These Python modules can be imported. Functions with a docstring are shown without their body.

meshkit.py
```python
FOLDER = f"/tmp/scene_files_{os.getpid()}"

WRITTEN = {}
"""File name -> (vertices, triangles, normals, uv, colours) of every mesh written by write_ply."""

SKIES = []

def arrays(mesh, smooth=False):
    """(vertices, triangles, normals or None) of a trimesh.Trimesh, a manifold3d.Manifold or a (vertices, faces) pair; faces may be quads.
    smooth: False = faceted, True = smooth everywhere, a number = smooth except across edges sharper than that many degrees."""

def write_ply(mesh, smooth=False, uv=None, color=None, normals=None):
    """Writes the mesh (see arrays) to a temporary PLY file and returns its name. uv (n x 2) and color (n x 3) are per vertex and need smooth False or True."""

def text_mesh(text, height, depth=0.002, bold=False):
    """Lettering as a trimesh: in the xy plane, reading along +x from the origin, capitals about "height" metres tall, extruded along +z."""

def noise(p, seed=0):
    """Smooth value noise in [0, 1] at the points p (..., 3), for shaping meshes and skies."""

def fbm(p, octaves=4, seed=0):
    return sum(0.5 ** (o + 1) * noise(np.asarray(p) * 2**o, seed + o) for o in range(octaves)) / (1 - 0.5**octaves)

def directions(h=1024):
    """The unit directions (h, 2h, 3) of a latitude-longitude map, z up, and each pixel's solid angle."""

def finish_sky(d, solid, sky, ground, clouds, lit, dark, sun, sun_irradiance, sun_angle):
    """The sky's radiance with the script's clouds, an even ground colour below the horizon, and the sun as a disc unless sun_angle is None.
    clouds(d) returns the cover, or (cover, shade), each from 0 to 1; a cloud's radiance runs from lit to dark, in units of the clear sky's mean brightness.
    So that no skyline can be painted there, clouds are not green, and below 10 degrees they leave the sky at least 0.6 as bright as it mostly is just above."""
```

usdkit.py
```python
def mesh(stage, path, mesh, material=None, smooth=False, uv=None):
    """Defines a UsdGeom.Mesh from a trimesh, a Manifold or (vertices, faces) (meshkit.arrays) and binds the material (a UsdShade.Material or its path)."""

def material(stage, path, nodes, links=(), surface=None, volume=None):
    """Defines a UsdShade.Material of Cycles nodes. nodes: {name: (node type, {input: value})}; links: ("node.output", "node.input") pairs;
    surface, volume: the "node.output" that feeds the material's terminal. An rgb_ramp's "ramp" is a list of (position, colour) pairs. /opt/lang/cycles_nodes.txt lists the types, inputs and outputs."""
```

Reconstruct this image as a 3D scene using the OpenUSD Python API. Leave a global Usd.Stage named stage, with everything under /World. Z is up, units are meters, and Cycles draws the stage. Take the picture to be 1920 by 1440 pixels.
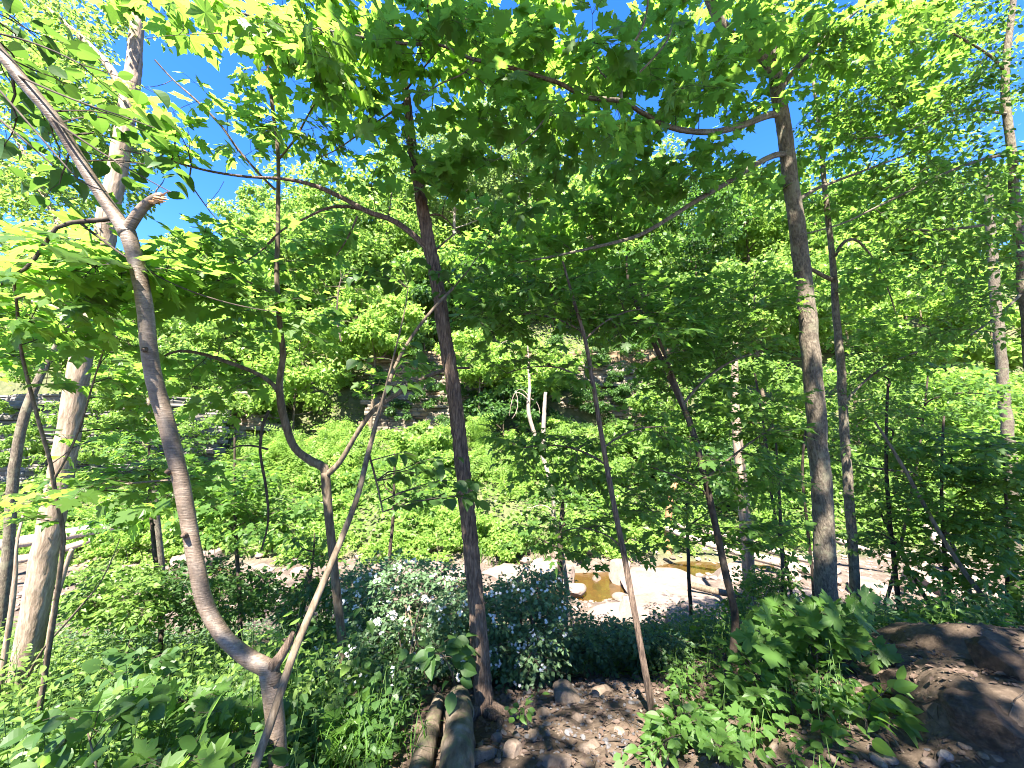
import math, numpy as np, usdkit, meshkit
from scipy.interpolate import Akima1DInterpolator
from scipy.spatial import cKDTree
from pxr import Usd, UsdGeom, UsdLux, UsdShade, Gf, Sdf, Vt

stage = Usd.Stage.CreateInMemory()
UsdGeom.SetStageUpAxis(stage, 'Z'); UsdGeom.SetStageMetersPerUnit(stage, 1.0)
UsdGeom.Xform.Define(stage, '/World'); UsdGeom.Scope.Define(stage, '/World/Looks')

# ---------------------------------------------------------------- camera, sky, sun, exposure
FPX, PITCH, EYE = 737.0, math.radians(9.0), np.array([0.0, 0.0, 1.6])
EXPOSURE = 3.32
SUN_EL, SUN_AZ = math.radians(53), math.atan2(-0.22, -1.0)          # azimuth = atan2(x, y) of the direction towards the sun
cam = UsdGeom.Camera.Define(stage, '/World/camera')
cam.CreateHorizontalApertureAttr(36.0); cam.CreateVerticalApertureAttr(27.0)
cam.CreateFocalLengthAttr(36.0 * FPX / 1920); cam.CreateFStopAttr(0.0)
cam.CreateClippingRangeAttr(Gf.Vec2f(0.05, 2000)); cam.CreateExposureAttr(EXPOSURE)
cam.AddTranslateOp().Set(Gf.Vec3d(*EYE)); cam.AddRotateXOp().Set(90 + math.degrees(PITCH))
dome = UsdLux.DomeLight.Define(stage, '/World/sky')
sky = usdkit.material(stage, '/World/Looks/sky', {
    's': ('sky_texture', {'sky_type': 'single_scattering', 'sun_disc': False, 'sun_elevation': SUN_EL, 'sun_rotation': SUN_AZ,
                          'altitude': 300.0, 'air_density': 1.0, 'aerosol_density': 0.1, 'ozone_density': 4.0}),
    'h': ('hsv', {'hue': 0.515, 'saturation': 1.3}), 'b': ('background_shader', {'strength': 0.064})}, [('s.color', 'h.color'), ('h.color', 'b.color')], surface='b.background')
UsdShade.MaterialBindingAPI.Apply(dome.GetPrim()).Bind(sky)
dome.GetPrim().SetCustomDataByKey('kind', 'structure')
sun = UsdLux.DistantLight.Define(stage, '/World/sun')
sun.CreateIntensityAttr(1.2); sun.CreateAngleAttr(0.5); sun.CreateColorAttr(Gf.Vec3f(1.0, 0.94, 0.82))
sun.GetPrim().CreateAttribute('inputs:normalize', Sdf.ValueTypeNames.Bool).Set(True)
sun.AddRotateXYZOp().Set(Gf.Vec3f(0, 0, 0))
_s = np.array([math.sin(SUN_AZ) * math.cos(SUN_EL), math.cos(SUN_AZ) * math.cos(SUN_EL), math.sin(SUN_EL)])
sun.ClearXformOpOrder()
_m = Gf.Matrix4d().SetRotate(Gf.Rotation(Gf.Vec3d(0, 0, 1), Gf.Vec3d(*_s)))
sun.MakeMatrixXform().Set(_m)

# ---------------------------------------------------------------- helpers
rng = np.random.default_rng(7)
CP, SP = math.cos(PITCH), math.sin(PITCH)


def ray(px, py):
    u, v = (np.asarray(px, float) - 960) / FPX, (720 - np.asarray(py, float)) / FPX
    return np.stack(np.broadcast_arrays(u, CP - v * SP, SP + v * CP), -1)


def P(px, py, t):
    """The point seen at a pixel of the photograph, t metres deep."""
    return EYE + ray(px, py) * np.asarray(t, float)[..., None]


def project(p):
    d = np.asarray(p) - EYE
    t = d[..., 1] * CP + d[..., 2] * SP
    v = -d[..., 1] * SP + d[..., 2] * CP
    tt = np.where(np.abs(t) < 1e-6, 1e-6, t)
    return 960 + FPX * d[..., 0] / tt, 720 - FPX * v / tt, t


def fbm(p, o=3, seed=0):
    return meshkit.fbm(p, o, seed)


YS = [-80, -8, 0, 2.5, 3.4, 5, 8, 10.6, 11.8, 15.9, 17.6, 23, 31.5, 33.5, 36, 46, 62, 100, 200]
ZS = [2.5, 0.4, 0, -0.12, -0.32, -0.95, -2.1, -2.9, -3.35, -3.35, -2.6, -0.2, 3.0, 9.3, 10.8, 21, 33, 46, 60]


def terrain(x, y, fine=True):
    x, y = np.asarray(x, float), np.asarray(y, float)
    yy = y + 0.35 * np.sin(x * 0.23 + 1) * np.clip((y - 8) / 4, 0, 1) - 1.9 * np.clip((x - 4.5) / 3.5, 0, 1) * np.clip((y - 14) / 3, 0, 1) * np.clip((30 - y) / 8, 0, 1)
    z = np.interp(yy, YS, ZS)
    near = np.clip(1 - (y - 6) / 5, 0, 1)
    z = z - 0.45 * near * np.clip((-x - 1.2) / 2.5, 0, 1) * np.clip(y / 3, 0, 1)
    z = z + near * 0.30 * np.clip((x - 1.3) / 1.4, 0, 1) ** 1.5
    if fine:
        q = np.stack([x, y, 0 * x], -1)
        creek = np.clip(1 - np.abs(y - 14.6) / 4.4, 0, 1)
        bed = np.clip((y - 10.8) / 1.2, 0, 1) * np.clip((16.9 - yy) / 1.2, 0, 1)
        pools = sum(np.exp(-((x - a) / w) ** 2 - ((y - b) / h) ** 2) for a, b, w, h in ((2.4, 14.2, 1.15, 1.1), (7.6, 16.6, 2.4, 0.65), (4.5, 15.6, 2.2, 0.6), (-14, 16.5, 3, 0.8)))
        z = z + bed * (0.42 - 0.85 * np.clip(pools, 0, 1) + 0.10 * (fbm(q * 1.3, 3, 21) - 0.5))
        z = z + (fbm(q * 0.35, 3, 3) - 0.5) * 0.7 * np.clip((y - 3) / 5, 0, 1) * (1 - 0.6 * np.clip(creek * 3, 0, 1))
        z = z + (fbm(q * 2.5, 4, 5) - 0.5) * 0.16 * np.clip(1 - (y - 9) / 3, 0.3, 1)
        for a_, c_, h_, w_ in ((2.75, 2.55, 0.24, 0.42), (2.1, 3.05, 0.12, 0.40), (3.7, 3.5, 0.26, 0.62), (4.6, 4.3, 0.22, 0.6)):   # hummocks of the eroded bank
            rr = np.sqrt((x - a_) ** 2 + (y - c_) ** 2) / w_ + 0.9 * (fbm(q * 3.2, 3, 44) - 0.5)
            z = z + 0.7 * h_ * np.clip((1.15 - rr) / 0.5, 0, 1) * (0.75 + 0.5 * fbm(q * 6, 2, 45))
        z = z + (fbm(q * 0.12, 3, 8) - 0.5) * 6 * np.clip((y - 34) / 10, 0, 1)
    return z


def G(px, py, tmax=80):
    """Where the ray through a pixel meets the terrain."""
    d = ray(px, py)
    ts = np.concatenate([np.arange(1.2, 12, 0.02), np.arange(12, tmax, 0.1)])
    p = EYE + d * ts[:, None]
    hit = np.nonzero(p[:, 2] < terrain(p[:, 0], p[:, 1]))[0]
    return p[hit[0]] if len(hit) else p[-1]


def unit(v):
    return v / np.maximum(np.linalg.norm(v, axis=-1, keepdims=True), 1e-9)


used = {}


def numbered(path):
    n = used.get(path, 0)
    used[path] = n + 1
    return path if n == 0 else f'{path}_{n:03d}'


def normals(v, f):
    n = np.zeros_like(v)
    fn = np.cross(v[f[:, 1]] - v[f[:, 0]], v[f[:, 2]] - v[f[:, 0]])
    for k in range(3):
        np.add.at(n, f[:, k], fn)
    return unit(n)


def obj(name, vf, mat, parent=None, smooth=False, label=None, kind=None, cat=None, group=None):
    v, f = np.asarray(vf[0], float), np.asarray(vf[1], np.int32)
    base = getattr(parent, 'base', None)
    path = numbered((parent.path if parent is not None else '/World') + '/' + name)
    m = UsdGeom.Mesh.Define(stage, path)
    nn = normals(v, f) if smooth else None
    if base is not None:
        v = v - base
    m.CreatePointsAttr(Vt.Vec3fArray.FromNumpy(v.astype(np.float32)))
    m.CreateFaceVertexCountsAttr(Vt.IntArray.FromNumpy(np.full(len(f), 3, np.int32)))
    m.CreateFaceVertexIndicesAttr(Vt.IntArray.FromNumpy(f.ravel()))
    m.CreateSubdivisionSchemeAttr('none')
    if nn is not None:
        m.CreateNormalsAttr(Vt.Vec3fArray.FromNumpy(nn.astype(np.float32))); m.SetNormalsInterpolation('vertex')
    UsdShade.MaterialBindingAPI.Apply(m.GetPrim()).Bind(mat)
    p = m.GetPrim()
    for k, val in (('label', label), ('kind', kind), ('category', cat), ('group', group)):
        if val:
            p.SetCustomDataByKey(k, val)
    return Node(path, base if base is not None else np.zeros(3))


class Node:
    def __init__(self, path, base):
        self.path, self.base = path, base


def thing(name, label, cat, base, group=None):
    path = numbered('/World/' + name)
    x = UsdGeom.Xform.Define(stage, path); x.AddTranslateOp().Set(Gf.Vec3d(*map(float, base)))
    p = x.GetPrim(); p.SetCustomDataByKey('label', label); p.SetCustomDataByKey('category', cat)
    if group:
        p.SetCustomDataByKey('group', group)
    return Node(path, np.asarray(base, float))


def join(parts):
    parts = [p for p in parts if p is not None and len(p[0])]
    if not parts:
        return np.zeros((0, 3)), np.zeros((0, 3), int)
    at = np.cumsum([0] + [len(p[0]) for p in parts])
    return np.vstack([p[0] for p in parts]), np.vstack([np.asarray(p[1]) + a for p, a in zip(parts, at)])


def smooth_path(pts, step):
    pts = np.asarray(pts, float)
    s = np.concatenate([[0], np.cumsum(np.linalg.norm(np.diff(pts[:, :3], axis=0), axis=1))])
    n = max(3, int(s[-1] / step) + 1)
    q = np.linspace(0, s[-1], n)
    if len(pts) < 3:
        return np.stack([np.interp(q, s, c) for c in pts.T], 1)
    return Akima1DInterpolator(s, pts, axis=0)(q)


def tube(p, r, sides=8, bump=0.0, seed=0, freq=6.0, cap=True):
    p, r = np.asarray(p, float), np.broadcast_to(np.asarray(r, float), (len(p),))
    t = unit(np.gradient(p, axis=0))
    a = np.cross(t[0], [0.3, 1, 0.2]); a = a / np.linalg.norm(a)
    A = np.empty_like(p)
    for i in range(len(p)):
        a = a - t[i] * (a @ t[i]); a = a / max(np.linalg.norm(a), 1e-9); A[i] = a
    B = np.cross(t, A)
    an = np.arange(sides) * 2 * np.pi / sides
    dirs = np.cos(an)[None, :, None] * A[:, None] + np.sin(an)[None, :, None] * B[:, None]
    rr = np.repeat(r[:, None], sides, 1)
    if bump:
        q = p[:, None] + dirs * r[:, None, None]
        rr = rr * (1 + bump * 2 * (fbm(q * freq, 3, seed) - 0.5) + bump * 1.2 * (fbm(q * freq * 4, 2, seed + 9) - 0.5))
    v = (p[:, None] + dirs * rr[..., None]).reshape(-1, 3)
    i, j = np.meshgrid(np.arange(len(p) - 1), np.arange(sides), indexing='ij')
    q = np.stack([i * sides + j, i * sides + (j + 1) % sides, (i + 1) * sides + (j + 1) % sides, (i + 1) * sides + j], -1).reshape(-1, 4)
    f = np.vstack([q[:, [0, 1, 2]], q[:, [0, 2, 3]]])
    if cap:
        n = len(v); v = np.vstack([v, p[0], p[-1]])
        k = np.arange(sides); e = (len(p) - 1) * sides
        f = np.vstack([f, np.stack([np.full(sides, n), (k + 1) % sides, k], 1), np.stack([np.full(sides, n + 1), e + k, e + (k + 1) % sides], 1)])
    return v, f


# ---------------------------------------------------------------- materials
def L(name):
    return '/World/Looks/' + name


def leaf_mat(name, cols, trans, fac=0.45, rough=0.45, spec=0.25):
    """A leaf: its own green by the leaf, light coming through it when lit from the other side."""
    ramp = [(i / (len(cols) - 1), c) for i, c in enumerate(cols)]
    tr = [(i / (len(trans) - 1), c) for i, c in enumerate(trans)]
    return usdkit.material(stage, L(name), {
        'g': ('geometry', {}), 'r': ('rgb_ramp', {'ramp': ramp}), 't': ('rgb_ramp', {'ramp': tr}),
        'p': ('principled_bsdf', {'roughness': rough, 'specular_ior_level': spec}), 'l': ('translucent_bsdf', {}), 'm': ('mix_closure', {'fac': fac})},
        [('g.random_per_island', 'r.fac'), ('g.random_per_island', 't.fac'), ('r.color', 'p.base_color'), ('t.color', 'l.color'),
         ('p.BSDF', 'm.closure1'), ('l.BSDF', 'm.closure2')], surface='m.closure')


def bark_mat(name, dark, mid, light, scale=(30, 30, 4), rough=0.85, bump=0.35, patch=None):
    """Bark from stretched noise: scale is the noise frequency along x, y, z; patch adds lichen-like spots of another colour."""
    nodes = {'g': ('geometry', {}), 'mp': ('mapping', {'scale': scale}), 'n': ('noise_texture', {'scale': 1.0, 'detail': 6.0, 'roughness': 0.65}),
             'r': ('rgb_ramp', {'ramp': [(0.32, dark), (0.5, mid), (0.68, light)]}),
             'n2': ('noise_texture', {'scale': 9.0, 'detail': 4.0, 'roughness': 0.6}), 'r2': ('rgb_ramp', {'ramp': [(0.5, (0, 0, 0)), (0.62, (1, 1, 1))]}),
             'mx': ('mix_color', {'blend_type': 'mix', 'b': patch or light}), 'sc': ('math', {'math_type': 'multiply', 'value2': 0.6 if patch else 0.2}),
             'b': ('bump', {'strength': bump, 'distance': 0.02}), 'p': ('principled_bsdf', {'roughness': rough, 'specular_ior_level': 0.2})}
    links = [('g.position', 'mp.vector'), ('mp.vector', 'n.vector'), ('n.fac', 'r.fac'), ('g.position', 'n2.vector'), ('n2.fac', 'r2.fac'),
             ('r2.color', 'sc.value1'), ('sc.value', 'mx.fac'), ('r.color', 'mx.a'), ('mx.result', 'p.base_color'), ('n.fac', 'b.height'), ('b.normal', 'p.normal')]
    return usdkit.material(stage, L(name), nodes, links, surface='p.BSDF')


def rock_mat(name, a, b, c, scale=3.0, bump=0.4, stretch=(1, 1, 1), rough=0.8):
    return usdkit.material(stage, L(name), {
        'g': ('geometry', {}), 'mp': ('mapping', {'scale': stretch}), 'n': ('noise_texture', {'scale': scale, 'detail': 8.0, 'roughness': 0.65}),
        'n2': ('noise_texture', {'scale': scale * 9, 'detail': 5.0, 'roughness': 0.7}), 'ad': ('mix_float', {'fac': 0.35}),
        'r': ('rgb_ramp', {'ramp': [(0.33, a), (0.5, b), (0.66, c)]}), 'b': ('bump', {'strength': bump, 'distance': 0.03}),
        'p': ('principled_bsdf', {'roughness': rough, 'specular_ior_level': 0.25})},
        [('g.position', 'mp.vector'), ('mp.vector', 'n.vector'), ('mp.vector', 'n2.vector'), ('n.fac', 'ad.a'), ('n2.fac', 'ad.b'), ('ad.result', 'r.fac'),
         ('r.color', 'p.base_color'), ('ad.result', 'b.height'), ('b.normal', 'p.normal')], surface='p.BSDF')


def plain(name, col, rough=0.7):
    return usdkit.material(stage, L(name), {'g': ('geometry', {}), 'n': ('noise_texture', {'scale': 14.0, 'detail': 4.0}),
                                            'h': ('hsv', {'color': col}), 'mr': ('map_range', {'from_min': 0.3, 'from_max': 0.7, 'to_min': 0.6, 'to_max': 1.35}),
                                            'p': ('principled_bsdf', {'roughness': rough, 'specular_ior_level': 0.2})},
                           [('g.position', 'n.vector'), ('n.fac', 'mr.value'), ('mr.result', 'h.value'), ('h.color', 'p.base_color')], surface='p.BSDF')


M = {
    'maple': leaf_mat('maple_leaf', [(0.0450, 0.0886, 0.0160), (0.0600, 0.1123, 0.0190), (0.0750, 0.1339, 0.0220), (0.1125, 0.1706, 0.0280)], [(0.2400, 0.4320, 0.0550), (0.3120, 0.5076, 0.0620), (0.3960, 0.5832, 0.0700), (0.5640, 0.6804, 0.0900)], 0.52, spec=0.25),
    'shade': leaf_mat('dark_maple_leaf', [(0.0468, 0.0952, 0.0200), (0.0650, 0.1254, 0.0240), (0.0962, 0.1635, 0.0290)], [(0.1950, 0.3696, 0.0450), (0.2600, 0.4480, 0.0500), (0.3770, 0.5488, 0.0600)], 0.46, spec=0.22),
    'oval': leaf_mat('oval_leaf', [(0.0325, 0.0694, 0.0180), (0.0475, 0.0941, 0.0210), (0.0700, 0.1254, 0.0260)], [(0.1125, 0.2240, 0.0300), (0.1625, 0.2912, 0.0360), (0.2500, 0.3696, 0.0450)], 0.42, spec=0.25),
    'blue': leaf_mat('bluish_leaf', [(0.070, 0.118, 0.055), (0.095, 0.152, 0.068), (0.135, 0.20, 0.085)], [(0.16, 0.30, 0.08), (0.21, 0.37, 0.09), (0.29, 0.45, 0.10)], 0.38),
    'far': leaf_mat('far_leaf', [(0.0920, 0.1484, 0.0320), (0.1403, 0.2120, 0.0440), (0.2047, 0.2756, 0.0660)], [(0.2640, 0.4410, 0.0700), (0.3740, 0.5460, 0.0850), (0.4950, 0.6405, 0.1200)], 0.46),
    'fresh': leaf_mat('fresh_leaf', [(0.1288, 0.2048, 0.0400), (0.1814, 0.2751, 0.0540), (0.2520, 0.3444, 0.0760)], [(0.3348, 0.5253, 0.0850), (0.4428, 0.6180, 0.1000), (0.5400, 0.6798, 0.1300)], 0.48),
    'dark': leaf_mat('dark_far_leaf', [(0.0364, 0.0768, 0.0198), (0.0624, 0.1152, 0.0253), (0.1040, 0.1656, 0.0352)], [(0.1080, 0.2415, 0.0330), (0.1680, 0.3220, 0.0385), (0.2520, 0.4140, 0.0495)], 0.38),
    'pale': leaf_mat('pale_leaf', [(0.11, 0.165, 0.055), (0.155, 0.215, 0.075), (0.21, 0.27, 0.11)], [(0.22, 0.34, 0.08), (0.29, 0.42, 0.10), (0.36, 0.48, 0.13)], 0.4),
    'litter': usdkit.material(stage, L('dry_leaf'), {'g': ('geometry', {}), 'r': ('rgb_ramp', {'ramp': [(0, (0.05, 0.03, 0.02)), (0.5, (0.13, 0.075, 0.045)), (1, (0.26, 0.16, 0.10))]}),
                              'p': ('principled_bsdf', {'roughness': 0.75})}, [('g.random_per_island', 'r.fac'), ('r.color', 'p.base_color')], surface='p.BSDF'),
    'ridged': bark_mat('ridged_bark', (0.018, 0.012, 0.009), (0.075, 0.050, 0.036), (0.17, 0.12, 0.088), (85, 85, 11), bump=0.9),
    'cherry_old': bark_mat('banded_bark', (0.045, 0.029, 0.020), (0.115, 0.080, 0.058), (0.20, 0.150, 0.115), (20, 20, 150), rough=0.55, bump=0.4, patch=(0.075, 0.052, 0.036)),
    'grey': bark_mat('grey_bark', (0.032, 0.026, 0.020), (0.085, 0.068, 0.050), (0.16, 0.13, 0.098), (60, 60, 22), bump=0.7, patch=(0.15, 0.14, 0.095)),
    'pale_bark': bark_mat('pale_bark', (0.105, 0.075, 0.052), (0.185, 0.138, 0.102), (0.27, 0.208, 0.160), (40, 40, 5), bump=0.5),
    'twig': bark_mat('twig_bark', (0.016, 0.011, 0.008), (0.036, 0.026, 0.019), (0.070, 0.052, 0.040), (30, 30, 20), bump=0.2),
    'stem': bark_mat('stem_bark', (0.035, 0.025, 0.016), (0.078, 0.058, 0.039), (0.14, 0.108, 0.078), (40, 40, 8), bump=0.3),
    'dead': bark_mat('dead_wood', (0.12, 0.092, 0.070), (0.21, 0.168, 0.133), (0.30, 0.25, 0.205), (30, 30, 5), bump=0.4),
    'log': bark_mat('log_bark', (0.030, 0.022, 0.015), (0.085, 0.064, 0.046), (0.155, 0.122, 0.092), (14, 5, 14), bump=0.7, patch=(0.075, 0.085, 0.035)),
    'wood': plain('split_wood', (0.26, 0.135, 0.065)),
    'limestone': rock_mat('limestone', (0.060, 0.050, 0.037), (0.125, 0.102, 0.074), (0.21, 0.175, 0.13), 2.2, 0.6, (0.6, 0.6, 5)),
    'ochre': rock_mat('ochre_rock', (0.055, 0.037, 0.021), (0.105, 0.073, 0.043), (0.17, 0.125, 0.078), 2.2, 0.6, (0.6, 0.6, 5)),
    'shale': rock_mat('shale', (0.06, 0.054, 0.048), (0.115, 0.105, 0.096), (0.18, 0.165, 0.152), 2.5, 0.6, (0.5, 0.5, 8)),
    'slab': rock_mat('creek_slab', (0.080, 0.057, 0.045), (0.135, 0.100, 0.082), (0.20, 0.155, 0.130), 1.2, 0.3),
    'stone': rock_mat('brown_stone', (0.040, 0.029, 0.021), (0.088, 0.064, 0.048), (0.16, 0.122, 0.096), 6.0, 0.5),
    'dark_stone': rock_mat('dark_stone', (0.022, 0.022, 0.025), (0.055, 0.052, 0.055), (0.12, 0.11, 0.11), 8.0, 0.5),
    'soil': rock_mat('soil', (0.016, 0.010, 0.006), (0.040, 0.026, 0.017), (0.085, 0.057, 0.038), 34.0, 1.0),
    'petal': leaf_mat('white_petal', [(0.50, 0.50, 0.50), (0.62, 0.62, 0.60)], [(0.5, 0.5, 0.5), (0.6, 0.6, 0.58)], 0.3),
    'anther': plain('yellow_anther', (0.55, 0.40, 0.08)),
    'grass': leaf_mat('grass_blade', [(0.040, 0.090, 0.012), (0.06, 0.12, 0.016), (0.09, 0.15, 0.024)], [(0.12, 0.26, 0.02), (0.2, 0.34, 0.03)], 0.35),
    'green_stem': plain('green_stem', (0.07, 0.12, 0.03)),
}
M['cherry'] = usdkit.material(stage, L('banded_cherry_bark'), {
    'g': ('geometry', {}), 'mp': ('mapping', {'scale': (16, 16, 190)}), 'n': ('noise_texture', {'scale': 1.0, 'detail': 3.0, 'roughness': 0.6}),
    'r': ('rgb_ramp', {'ramp': [(0.30, (0.25, 0.22, 0.2)), (0.40, (0.8, 0.8, 0.8)), (0.60, (1, 1, 1)), (0.70, (1.55, 1.5, 1.45))]}),
    'n2': ('noise_texture', {'scale': 7.0, 'detail': 6.0, 'roughness': 0.65}), 'r2': ('rgb_ramp', {'ramp': [(0.34, (0.062, 0.046, 0.034)), (0.5, (0.108, 0.078, 0.058)), (0.66, (0.155, 0.122, 0.098))]}),
    'n3': ('noise_texture', {'scale': 90.0, 'detail': 4.0, 'roughness': 0.7}), 'r3': ('rgb_ramp', {'ramp': [(0.3, (0.6, 0.6, 0.6)), (0.7, (1.35, 1.35, 1.35))]}),
    'm1': ('mix_color', {'blend_type': 'multiply', 'fac': 0.85, 'use_clamp': False}), 'm2': ('mix_color', {'blend_type': 'multiply', 'fac': 0.8, 'use_clamp': False}),
    'ad': ('math', {'math_type': 'multiply_add', 'value2': 0.35}), 'b': ('bump', {'strength': 0.5, 'distance': 0.008}), 'p': ('principled_bsdf', {'roughness': 0.5, 'specular_ior_level': 0.3})},
    [('g.position', 'mp.vector'), ('mp.vector', 'n.vector'), ('n.fac', 'r.fac'), ('g.position', 'n2.vector'), ('n2.fac', 'r2.fac'), ('g.position', 'n3.vector'), ('n3.fac', 'r3.fac'),
     ('r2.color', 'm1.a'), ('r.color', 'm1.b'), ('m1.result', 'm2.a'), ('r3.color', 'm2.b'), ('m2.result', 'p.base_color'), ('n3.fac', 'ad.value1'), ('n.fac', 'ad.value3'), ('ad.value', 'b.height'), ('b.normal', 'p.normal')], surface='p.BSDF')
M['ground'] = usdkit.material(stage, L('ground'), {
    'g': ('geometry', {}), 'xyz': ('separate_xyz', {}), 'n': ('noise_texture', {'scale': 2.2, 'detail': 9.0, 'roughness': 0.68}),
    'n2': ('noise_texture', {'scale': 28.0, 'detail': 5.0, 'roughness': 0.7}), 'ad': ('mix_float', {'fac': 0.45}),
    'soil': ('rgb_ramp', {'ramp': [(0.34, (0.022, 0.016, 0.011)), (0.5, (0.060, 0.043, 0.031)), (0.66, (0.115, 0.085, 0.064))]}),
    'grav': ('rgb_ramp', {'ramp': [(0.34, (0.035, 0.025, 0.018)), (0.5, (0.080, 0.060, 0.048)), (0.66, (0.145, 0.112, 0.092))]}),
    'moss': ('rgb_ramp', {'ramp': [(0.34, (0.025, 0.028, 0.013)), (0.5, (0.055, 0.062, 0.026)), (0.66, (0.11, 0.09, 0.055))]}),
    'm1': ('map_range', {'from_min': 9.6, 'from_max': 11.4, 'clamp': True}), 'm2': ('map_range', {'from_min': 16.6, 'from_max': 17.8, 'clamp': True}),
    'x1': ('mix_color', {}), 'x2': ('mix_color', {}), 'b': ('bump', {'strength': 0.8, 'distance': 0.03}), 'p': ('principled_bsdf', {'roughness': 0.9, 'specular_ior_level': 0.15})},
    [('g.position', 'xyz.vector'), ('g.position', 'n.vector'), ('g.position', 'n2.vector'), ('n.fac', 'ad.a'), ('n2.fac', 'ad.b'), ('ad.result', 'soil.fac'), ('ad.result', 'grav.fac'), ('ad.result', 'moss.fac'),
     ('xyz.y', 'm1.value'), ('xyz.y', 'm2.value'), ('m1.result', 'x1.fac'), ('soil.color', 'x1.a'), ('grav.color', 'x1.b'), ('m2.result', 'x2.fac'), ('x1.result', 'x2.a'), ('moss.color', 'x2.b'),
     ('x2.result', 'p.base_color'), ('ad.result', 'b.height'), ('b.normal', 'p.normal')], surface='p.BSDF')
M['water'] = usdkit.material(stage, L('water'), {
    'g': ('geometry', {}), 'n': ('noise_texture', {'scale': 5.0, 'detail': 3.0}), 'b': ('bump', {'strength': 0.4, 'distance': 0.03}),
    'f': ('fresnel', {'IOR': 1.33}), 't': ('transparent_bsdf', {'color': (0.60, 0.44, 0.20)}), 'gl': ('glossy_bsdf', {'color': (0.9, 0.9, 0.9), 'roughness': 0.04}),
    'd': ('diffuse_bsdf', {'color': (0.10, 0.062, 0.02)}), 'm0': ('mix_closure', {'fac': 0.35}), 'm': ('mix_closure', {})},
    [('g.position', 'n.vector'), ('n.fac', 'b.height'), ('b.normal', 'gl.normal'), ('b.normal', 'f.normal'), ('f.fac', 'm.fac'), ('t.BSDF', 'm0.closure1'), ('d.BSDF', 'm0.closure2'),
     ('m0.closure', 'm.closure1'), ('gl.BSDF', 'm.closure2')], surface='m.closure')

# ---------------------------------------------------------------- leaf shapes: x across, y along the midrib, z up
def fan(outline, centre, droop=0.18, fold=0.10):
    o = np.array(outline, float)
    o = np.vstack([o, (o * [-1, 1])[::-1][(1 if o[-1, 0] == 0 else 0):(-1 if o[0, 0] == 0 else None)]])
    v = np.vstack([[centre], o])
    z = -droop * np.clip(v[:, 1], 0, None) ** 2 + fold * np.abs(v[:, 0]) - 0.25 * v[:, 0] ** 2
    k = np.arange(len(o))
    return np.column_stack([v, z]), np.stack([0 * k, 1 + (k + 1) % len(o), 1 + k], 1)


MAPLE_HI = fan([(0, 0), (0.17, -0.12), (0.40, -0.07), (0.31, 0.07), (0.46, 0.12), (0.64, 0.36), (0.47, 0.39), (0.43, 0.50), (0.19, 0.40), (0.30, 0.63), (0.17, 0.69), (0, 1.0)], (0, 0.22))
MAPLE_MID = fan([(0, 0), (0.38, -0.06), (0.30, 0.10), (0.60, 0.38), (0.20, 0.42), (0.24, 0.66), (0, 1.0)], (0, 0.24))
MAPLE_LOW = (np.array([[0, 0, 0], [0.55, 0.3, 0.02], [0.16, 0.45, 0.03], [0, 1, -0.15], [-0.16, 0.45, 0.03], [-0.55, 0.3, 0.02]], float), np.array([[0, 1, 2], [0, 2, 4], [2, 3, 4], [0, 4, 5]]))


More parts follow.
